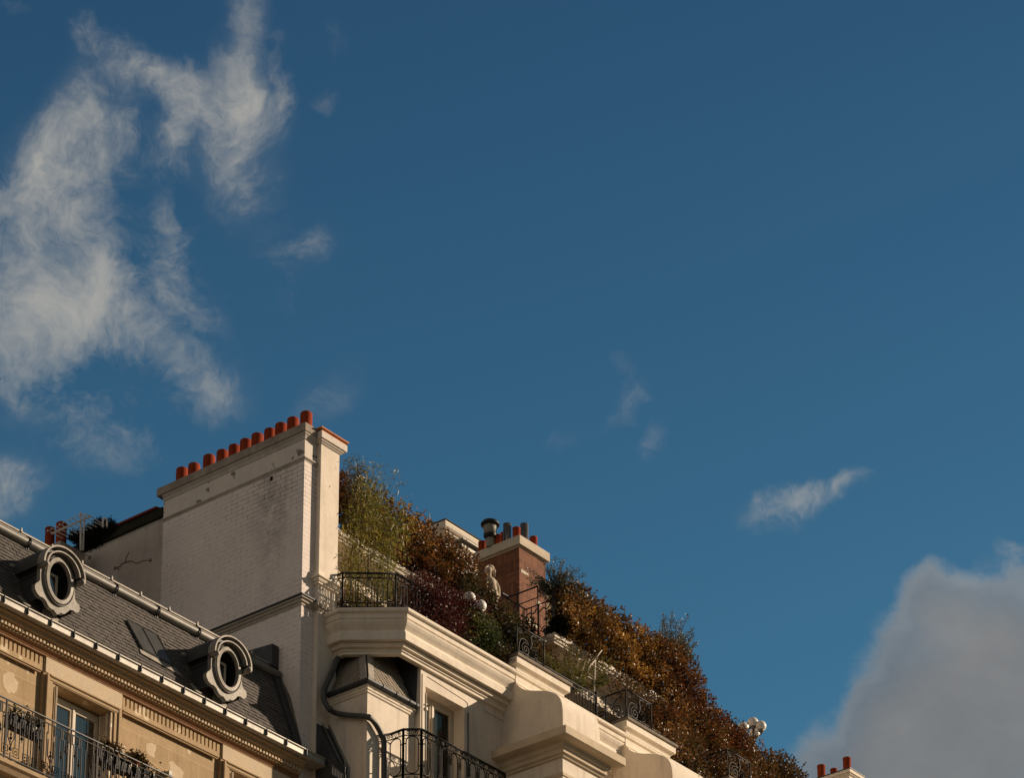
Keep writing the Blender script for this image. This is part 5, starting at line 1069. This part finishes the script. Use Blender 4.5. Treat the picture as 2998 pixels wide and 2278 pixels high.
# right length: golden part, then deep red part that falls to the lower terrace
hedge('golden_hedge', [(38.98, 27.76, 28.62), (39.4, 27.76, 28.80), (40.2, 27.76, 28.76), (41.0, 27.74, 28.76), (41.6, 27.72, 28.72)], 30.02, .46, 520, 'leaf_gold', 'orange and gold hedge on the upper terrace right of the potted olive tree', 9, (.045, .017), gaps=.10)
hedge('red_creeper', [(41.5, 27.70, 28.74), (42.2, 27.5, 28.78), (42.62, 27.1, 28.74), (42.95, 26.6, 28.42), (43.3, 26.3, 27.95), (43.8, 26.0, 27.92)], 29.98, .5, 520, 'leaf_rust', 'deep red creeper below the second olive bush, spilling over the upper cornice', 12, (.044, .017), gaps=.1)
hedge('hanging_vine', [(40.9, 26.3, 27.0), (41.5, 25.9, 27.3), (42.0, 25.5, 27.5), (42.6, 25.3, 27.6), (43.2, 25.2, 27.65), (44.0, 25.0, 27.7)], 29.62, .42, 480, 'leaf_rust', 'mass of dark red vine hanging over the lower terrace beside the second scroll railing', 15, (.042, .016), sprigs=30, gaps=.15)
hedge('end_hedge', [(43.6, 26.1, 27.88), (44.3, 25.9, 27.84), (44.9, 25.9, 27.72), (45.2, 25.7, 27.80), (46.0, 25.6, 27.82), (46.6, 25.6, 27.62)], 29.95, .5, 480, 'leaf_autumn', 'brown and green hedge round the globe street lamp at the far end of the terraces', 18, (.046, .018), sprigs=40)
hedge('low_vine', [(40.6, 25.6, 26.35), (41.4, 25.35, 26.5), (42.1, 24.9, 26.3), (42.6, 24.7, 26.6), (43.6, 24.6, 26.6)], 29.05, .34, 300, 'leaf_autumn', 'thin brown vine grown through the circle railing right of the second scroll railing', 21, (.040, .016), sprigs=60, gaps=.7)
hedge('hanging_creeper', [(39.0, 27.35, 27.70), (39.5, 27.45, 27.72), (40.1, 27.3, 27.66), (40.8, 27.15, 27.62), (41.5, 27.0, 27.6)], 29.93, .16, 150, 'leaf_autumn', 'sparse trailing creeper over the lip of the upper cornice under the golden hedge', 23, (.040, .015), sprigs=0, gaps=.5)

# weeping bamboo by the chimney pier
def bamboo():
    rng = np.random.default_rng(31); T = thing('bamboo', (34.0, 30.05, 25.6), 'yellow green weeping bamboo standing against the tall chimney pier', 'bamboo')
    w = MB(); PP = []; DD = []
    for i in range(30):
        x = rng.uniform(33.34, 34.45); y = 30.0+rng.uniform(-.15, .25); h = 27.45+1.3*rng.uniform(.25, 1)*(1-.55*max(0, (x-33.9)/.6)); lean = rng.normal(.10, .12)
        pts = [Vector((x+lean*(t**2)*1.3+.25*t**4*np.sign(lean), y-.10*t**3, 25.6+(h-25.6)*(1-(1-t)**1.25))) for t in np.linspace(0, 1, 12)]
        w.tube(pts, .006, 5, r2=.002)
        for t in range(2, 12):
            c = pts[t]
            for k in range(27):
                q = np.array(c)+rng.normal(size=3)*np.array([.10, .08, .10]); PP.append(q); DD.append(np.array([rng.normal(0, .6), rng.normal(-.2, .5), rng.normal(-.5, .5)]))
    w.build('canes', 'bark', T); PP = np.array(PP); DD = np.array(DD); ok = PP[:, 0] > 33.27; PP = PP[ok]; DD = DD[ok]
    leafmesh('leaves', PP, DD, rng.uniform(.05, .12, len(PP)), rng.uniform(.005, .0085, len(PP)), 'leaf_bamboo', T, rng=rng, droop=.15)
    w = MB(); PP = []; DD = []      # tall wispy shoot on top
    for i in range(30):
        x0 = 33.72+rng.normal(0, .10); a = rng.normal(.25, .30); pts = [Vector((x0+a*t**1.3*.8, 30.05+rng.normal(0, .01), 27.8+t*rng.uniform(.80, 1.02)*(1-.4*abs(a)))) for t in np.linspace(0, 1, 8)]; w.tube(pts, .004, 4, r2=.0015)
        for t in range(3, 8):
            for k in range(7): PP.append(np.array(pts[t])+rng.normal(size=3)*.03); DD.append(np.array([rng.normal(.5, .6), rng.normal(-.1, .4), rng.normal(.45, .45)]))
    w.build('top_shoots', 'bark', T); PP = np.array(PP); leafmesh('top_leaves', PP, np.array(DD), rng.uniform(.06, .11, len(PP)), rng.uniform(.005, .008, len(PP)), 'leaf_olive', T, rng=rng)
bamboo()
def shrub(name, c, rad, n, k, sp, matn, label, cat, seed, lsz=(.05, .018), twigs=20, base=None, cut=.0):
    rng = np.random.default_rng(seed); c = np.array(c, float); rad = np.array(rad, float)
    T = thing(name, base if base is not None else (c[0], c[1], c[2]-rad[2]), label, cat)
    U = rng.normal(size=(n, 3)); U /= np.linalg.norm(U, axis=1, keepdims=True); r = rng.beta(2.6, 1.2, n)[:, None]; r *= (1+.16*np.sin(U[:, :1]*5+seed)+.14*np.sin(U[:, 2:]*7+U[:, 1:2]*4+seed))
    C = c+U*r*rad; P, D = clumps(C, k, sp, U*.6+np.array([0, -.2, .2]), rng); m = len(P)
    leafmesh('foliage', P, D, lsz[0]*rng.uniform(.55, 1.25, m), lsz[1]*rng.uniform(.6, 1.2, m), matn, T, rng=rng)
    w = MB(); b = Vector(base) if base is not None else Vector((c[0], c[1], c[2]-rad[2]))
    for i in range(twigs):
        u = U[i]; e = Vector(c+u*rad*.9); mid = (b+e)/2+Vector((rng.normal(0, .04), rng.normal(0, .04), .04)); w.tube(smooth([b, mid, e], 3), .008, 5, r2=.003)
    w.build('twigs', 'bark', T); return T
# maroon maple along the lower terrace rail (two lobes of one bush), green ivy at its right
def maple():
    rng = np.random.default_rng(41); T = thing('red_maple', (34.8, 29.3, 25.6), 'dark maroon maple bush leaning over the corner railing of the lower terrace', 'shrub')
    Cs = []; Us = []
    for (x, y, z, rx, ry, rz, n) in ((34.55, 29.35, 26.45, .42, .30, .34, 620), (34.95, 29.25, 26.30, .50, .34, .36, 760), (35.35, 29.2, 26.40, .40, .30, .34, 620), (34.25, 29.4, 26.05, .34, .26, .34, 300), (34.9, 29.1, 25.95, .6, .25, .30, 620), (35.62, 29.15, 26.55, .25, .2, .2, 180)):
        U = rng.normal(size=(n, 3)); U /= np.linalg.norm(U, axis=1, keepdims=True); Cs.append(np.array([x, y, z])+U*rng.beta(2.2, 1.3, n)[:, None]*np.array([rx, ry, rz])*1.05); Us.append(U)
    C = np.concatenate(Cs); U = np.concatenate(Us); C = C[C[:, 2] > 25.66]; U = U[:len(C)]
    P, D = clumps(C, 8, .045, U*.3+np.array([0, -.3, .1]), rng); m = len(P); leafmesh('foliage', P, D, rng.uniform(.025, .055, m), rng.uniform(.005, .010, m), 'leaf_maroon', T, rng=rng)
    w = MB()
    for i in range(26): e = Vector(C[i*37 % len(C)]); w.tube(smooth([Vector((34.8+rng.normal(0, .15), 29.35, 25.6)), Vector((34.8, 29.3, 26.0)).lerp(e, .5)+Vector((0, 0, .05)), e], 3), .009, 5, r2=.003)
    w.build('branches', 'bark', T)
maple()
shrub('ivy_bush', (35.62, 29.08, 26.02), (.42, .26, .42), 900, 9, .038, 'leaf_green', 'glossy green ivy bush under the round white lamp, left of the first scroll railing', 'shrub', 43, (.045, .020))
shrub('ivy_tuft', (36.0, 29.0, 25.80), (.20, .18, .24), 240, 9, .035, 'leaf_darkgreen', 'small dark ivy tuft hanging beside the left end of the first ledge', 'shrub', 44, (.040, .018))
# olive in a dark pot at the corner of the upper terrace
def olive(name, base, crown, rad, n, label, seed, pot_=True, up=.5):
    rng = np.random.default_rng(seed); T = thing(name, base, label, 'olive tree'); c = Vector(crown); b = Vector(base)
    w = MB(); top = c-Vector((0, 0, rad[2]*.55)); w.tube(smooth([b+Vector((0, 0, .1)), b.lerp(top, .5)+Vector((.02, 0, 0)), top], 4), .022, 8, r2=.016); PP = []; DD = []
    for i in range(n):
        u = rng.normal(size=3); u /= np.linalg.norm(u); u[2] = u[2]*.8+up; L_ = rng.uniform(.55, 1.12); e = Vector((top.x+u[0]*rad[0]*L_, top.y+u[1]*rad[1]*L_, top.z+max(u[2], -.25)*rad[2]*L_)); mid = top.lerp(e, .5)+Vector((rng.normal(0, .03), rng.normal(0, .03), .05))
        P = smooth([top, mid, e], 5); w.tube(P, .006, 4, r2=.002); d = np.array((e-mid).normalized())
        for q in P[2:]:
            for k in range(9): PP.append(np.array(q)+rng.normal(size=3)*.018); DD.append(d*.9+rng.normal(size=3)*.75)
    w.build('branches', 'bark', T); PP = np.array(PP); leafmesh('foliage', PP, np.array(DD), rng.uniform(.03, .06, len(PP)), rng.uniform(.005, .009, len(PP)), 'leaf_olive', T, rng=rng)
    if pot_: w = MB(); w.lathe([(.10, -.02), (.15, .02), (.17, .16), (.18, .20), (.16, .20), (.15, .15)], base, 22); w.build('pot', 'planter_dark', T)
olive('olive_tree', (39.12, 30.22, 27.76), (39.25, 30.22, 28.98), (.62, .42, .46), 120, 'grey green olive tree in a dark pot beside the brick chimney', 51)
olive('olive_bush', (42.9, 30.45, 28.0), (42.98, 30.4, 29.2), (.46, .38, .62), 150, 'grey green olive bush rising above the deep red creeper', 53, False, .9)
# dark pot plant mass under the olive, dry hanging tuft below the corner
shrub('dark_pot_plant', (38.98, 29.98, 27.92), (.17, .17, .16), 260, 9, .03, 'leaf_moss', 'black green pot plant at the foot of the olive tree behind the corner railing', 'pot plant', 55, (.04, .015), 6)
shrub('dry_hanging_tuft', (38.85, 30.25, 27.32), (.30, .25, .20), 300, 8, .03, 'leaf_autumn', 'dry brown tuft hanging under the projecting corner of the upper cornice', 'plant', 56, (.035, .010), 10)
shrub('trailing_weed', (38.55, 30.1, 27.25), (.22, .12, .30), 110, 8, .035, 'leaf_autumn', 'thin brown weed trailing in front of the brick chimney base', 'plant', 57, (.04, .014), 12)
# palms on the lower terrace
def palm(name, base, fronds, label, seed, width=.17, dens=30):
    rng = np.random.default_rng(seed); T = thing(name, base, label, 'palm'); w = MB(); PP = []; DD = []; LL = []
    for e, sag in fronds:
        e = Vector(e); b = Vector(base); mid = b.lerp(e, .5)+Vector((0, 0, sag)); P = smooth([b, mid, e], 24); w.tube(P, .008, 5, r2=.002); n = len(P)
        for i in range(6, n-1):
            t = (P[i+1]-P[i-1]).normalized(); side = t.cross(Vector((rng.normal(0, .2), rng.normal(0, .2), 1))).normalized(); wl = width*math.sin(math.pi*min(1, (i/n)*.85+.12))
            for s in (-1, 1): PP.append(np.array(P[i])); d = t*.75+side*s+Vector((0, 0, -.10)); DD.append(np.array(d)); LL.append(wl*rng.uniform(.8, 1.1))
    w.build('stalks', 'pale_cane', T); PP = np.array(PP); leafmesh('fronds', PP, np.array(DD), np.array(LL), .009, 'leaf_palm', T, fold=.1, rng=rng, droop=.18)
def A(x, y, Y): return at(x, y, Y)
palm('potted_palm', A(1688, 2035, 29.75), [(A(1668, 1893, 29.7), .02), (A(1694, 1900, 29.65), .0), (A(1655, 1925, 29.6), .03), (A(1716, 1930, 29.8), .02), (A(1742, 1955, 29.5), .05), (A(1640, 1955, 29.8), .06), (A(1670, 1935, 29.45), .02), (A(1760, 1900, 29.9), .02), (A(1625, 1990, 29.6), .05), (A(1705, 1965, 29.4), .03)], 'feathery palm with yellow tips on the lower terrace left of the white pole', 61)
palm('fan_palm', A(1630, 2010, 29.7), [(A(1590, 1905, 29.7), .02), (A(1602, 1915, 29.6), .02), (A(1612, 1925, 29.8), .02), (A(1575, 1925, 29.7), .04), (A(1625, 1935, 29.6), .02), (A(1640, 1945, 29.7), .02), (A(1585, 1950, 29.5), .03)], 'low grey green palm right after the first scroll railing', 63, .15)
palm('arching_palm', A(1728, 2025, 29.85), [(A(1790, 1925, 29.6), .10), (A(1812, 1935, 29.6), .12), (A(1775, 1975, 29.5), .10), (A(1785, 1992, 29.4), .10), (A(1762, 2000, 29.5), .06), (A(1700, 2000, 29.5), .06), (A(1770, 1912, 29.9), .05)], 'arching palm fronds right of the white pole', 65, .15)
w = MB(); w.tube([A(1739, 2060, 29.6), A(1740, 2000, 29.6), A(1743, 1932, 29.6)], .013, 8); w.tube([A(1743, 1932, 29.6), A(1754, 1915, 29.6), A(1762, 1905, 29.62)], .009, 6); w.tube([A(1742, 1934, 29.6), A(1728, 1950, 29.6), A(1720, 1965, 29.6)], .008, 6)
tag(w.build('forked_pole', 'white_paint'), 'thin white forked pole standing among the palms on the lower terrace', 'pole')
# dark growth on the top of the rear wall, and cracks with dead creeper
def moss():
    rng = np.random.default_rng(71); T = thing('wall_top_shrub', at(285, 1590, 33.6), 'black green shrub spreading on top of the cracked rear wall by the antenna', 'shrub'); C = []
    for px, py, rx, rz, n in ((298, 1548, 26, 22, 420), (270, 1565, 22, 20, 330), (318, 1542, 18, 12, 160), (222, 1572, 14, 9, 170), (240, 1578, 18, 9, 190), (255, 1590, 26, 14, 300), (275, 1582, 26, 14, 240)):
        for i in range(n): a = rng.uniform(0, 6.28); r = math.sqrt(rng.uniform()); C.append(np.array(at(px+rx*r*math.cos(a), py+rz*r*math.sin(a), 33.6+rng.normal(0, .12))))
    C = np.array(C); P, D = clumps(C, 7, .03, np.tile(np.array([0, -.2, .3]), (len(C), 1)), rng); leafmesh('foliage', P, D, rng.uniform(.02, .05, len(P)), .009, 'leaf_moss', T, rng=rng)
    w = MB(); w.tube(smooth([at(250, 1590, 33.6), at(280, 1575, 33.55), at(320, 1560, 33.6)]), .012, 5); w.build('stems', 'bark', T)
moss()
def on(px, py): return atX(px, py, G+.016)
w = MB()
for pl in ([(335, 1668), (352, 1656), (366, 1648), (384, 1644), (404, 1649), (424, 1642), (440, 1640)], [(366, 1648), (372, 1628), (378, 1618)], [(212, 1635), (232, 1622), (246, 1624), (262, 1634)], [(236, 1622), (252, 1606), (262, 1600)], [(345, 1664), (347, 1672)]):
    P = smooth([on(*q) for q in pl], 4); P = [q+Vector((0, random.gauss(0, .008), random.gauss(0, .008))) for q in P]; w.tube(P, .011, 5, r2=.006)
for q in ((337, 1664), (262, 1633), (440, 1641)): w.sphere(on(*q), .035, 8, (.3, 1, 1))
o = w.build('dead_creeper', 'grey_mortar', WB)

# ================================================================== lamps, statue, bird
def globe_lamp(base, globes, label, r_px, post_r=.016, armz=None):
    T = thing('globe_lamp', base, label, 'lamp'); b = Vector(base); w = MB(); top = globes[0]
    w.tube([b, (b.x, b.y, top.z-r_px-.02)], post_r, 10); w.lathe([(post_r*2.2, 0), (post_r*2.6, .03), (post_r*1.2, .06), (post_r*1.1, .2), (post_r*1.8, .22), (post_r, .25)], (b.x, b.y, top.z-r_px-.33), 14)
    for g_ in globes[1:]:
        a = Vector((b.x, b.y, g_.z-r_px-.10)); e = Vector((g_.x, g_.y, g_.z-r_px-.02)); w.tube(smooth([a, a.lerp(e, .5)+Vector((0, 0, -.05)), Vector((e.x, e.y, e.z-.05)), e], 5), post_r*.6, 8); w.tube(spiral(a.lerp(e, .5)+Vector((0, 0, -.01)), .03, .008, 0, 1.2, (e-a).normalized(), EZ, 12), .005, 5)
    w.build('post', 'lamp_post', T)
    for g_ in globes:
        w = MB(); w.sphere(g_, r_px, 32); gl = w.build('globe', 'globe_glass', T, fix=False)
        w = MB(); w.lathe([(r_px*.25, -r_px-.035), (r_px*.5, -r_px*1.05), (r_px*.62, -r_px*.86), (r_px*.55, -r_px*.80)], g_, 18); w.build('collar', 'lamp_post', gl)
globe_lamp((at(1406, 1775, 28.98).x, 28.98, 25.6), [at(1406, 1775, 28.98), at(1374, 1752, 29.1)], 'lamp with round white globes half hidden by the maroon maple', .104)
Yg = 30.45; cg = at(2204.5, 2117, Yg)
globe_lamp((cg.x, Yg, 27.2), [cg, at(2176.5, 2131, Yg+.05), at(2227.5, 2127, Yg-.12), at(2209, 2149, Yg+.25)], 'lamp post with a cluster of four white globes above the far end of the hedge', .105, .020)
def statue():
    T = thing('garden_statue', at(1441, 1830, 30.62), 'pale stone bust of a figure with hair tied back, beside the brick chimney', 'statue'); Y = 30.60; q = lambda x, y, d=0: at(x, y, Y+d); m = MB()
    m.sphere(q(1429, 1671), .068, 16, (.9, 1.05, 1.12)); m.sphere(q(1419.5, 1675), .018, 8, (1, .8, .7)); m.sphere(q(1423, 1681), .035, 10, (1, .9, .8)); m.sphere(q(1434, 1664), .075, 14, (1.1, 1.05, .72))
    m.sphere(q(1446, 1674), .042, 12, (.7, .9, 1.3)); m.sphere(q(1448, 1685), .024, 10, (.6, .8, 1.3)); m.tube([q(1432, 1680), q(1434, 1696)], .038, 12)
    m.sphere(q(1436, 1702), .105, 16, (1.0, .8, .72)); m.sphere(q(1428, 1704), .05, 12, (.9, .8, .9)); m.sphere(q(1448, 1706), .06, 12, (.8, .8, 1)); m.tube([q(1437, 1705), q(1444, 1745), q(1448, 1790), q(1450, 1830)], .085, 16, r2=.11)
    m.tube(smooth([q(1449, 1704, -.03), q(1459, 1722, -.05), q(1460, 1748, -.06)]), .030, 10); m.tube(smooth([q(1426, 1706, -.03), q(1424, 1724, -.08), q(1436, 1738, -.12)]), .026, 10)
    for i in range(5): m.tube(smooth([q(1437+i*4, 1725+i*3, -.06), q(1440+i*4, 1760, -.10), q(1440+i*5, 1825, -.08)]), .014, 8)
    for i in range(7): a = i/6; m.tube(smooth([q(1421+a*8, 1663-a*5, -.05+.05*a), q(1432+a*4, 1656+a*3, -.02), q(1445, 1662+a*5, .02)]), .010, 6)
    o = m.build('bust', 'statue_stone', T, fix=False); r = o.modifiers.new('remesh', 'REMESH'); r.mode = 'VOXEL'; r.voxel_size = .0075; r.use_smooth_shade = True
    s = o.modifiers.new('smooth', 'SMOOTH'); s.factor = .5; s.iterations = 2
statue()
def bird():
    c = at(-9, 1109, 60); m = MB(); k = .030; q = lambda a, b, d=0: c+CR*a*k+Vector((0, 0, 1))*b*k+Vector((0, d*k, 0))
    m.tube([q(-7, -.4), q(-4, -.1), q(0, .2), q(2.6, .1), q(3.6, .0)], .055, 8, r2=.012); m.add([q(-3, .2), q(1, .2), q(0, 4, 3), q(-3, 4.5, 4), q(-4.5, 3, 3)], [(0, 1, 2, 3, 4)]); m.add([q(-3, .2), q(1, .2), q(-1, 3, -4), q(-4, 3.6, -5), q(-5, 2, -3)], [(0, 1, 2, 3, 4)]); m.add([q(-7, -.6), q(-9.5, -.2), q(-9.5, -1.3)], [(0, 1, 2)])
    tag(m.build('bird', 'bird_black', fix=False), 'tiny dark bird whose beak enters at the left edge of the sky', 'bird')
bird()
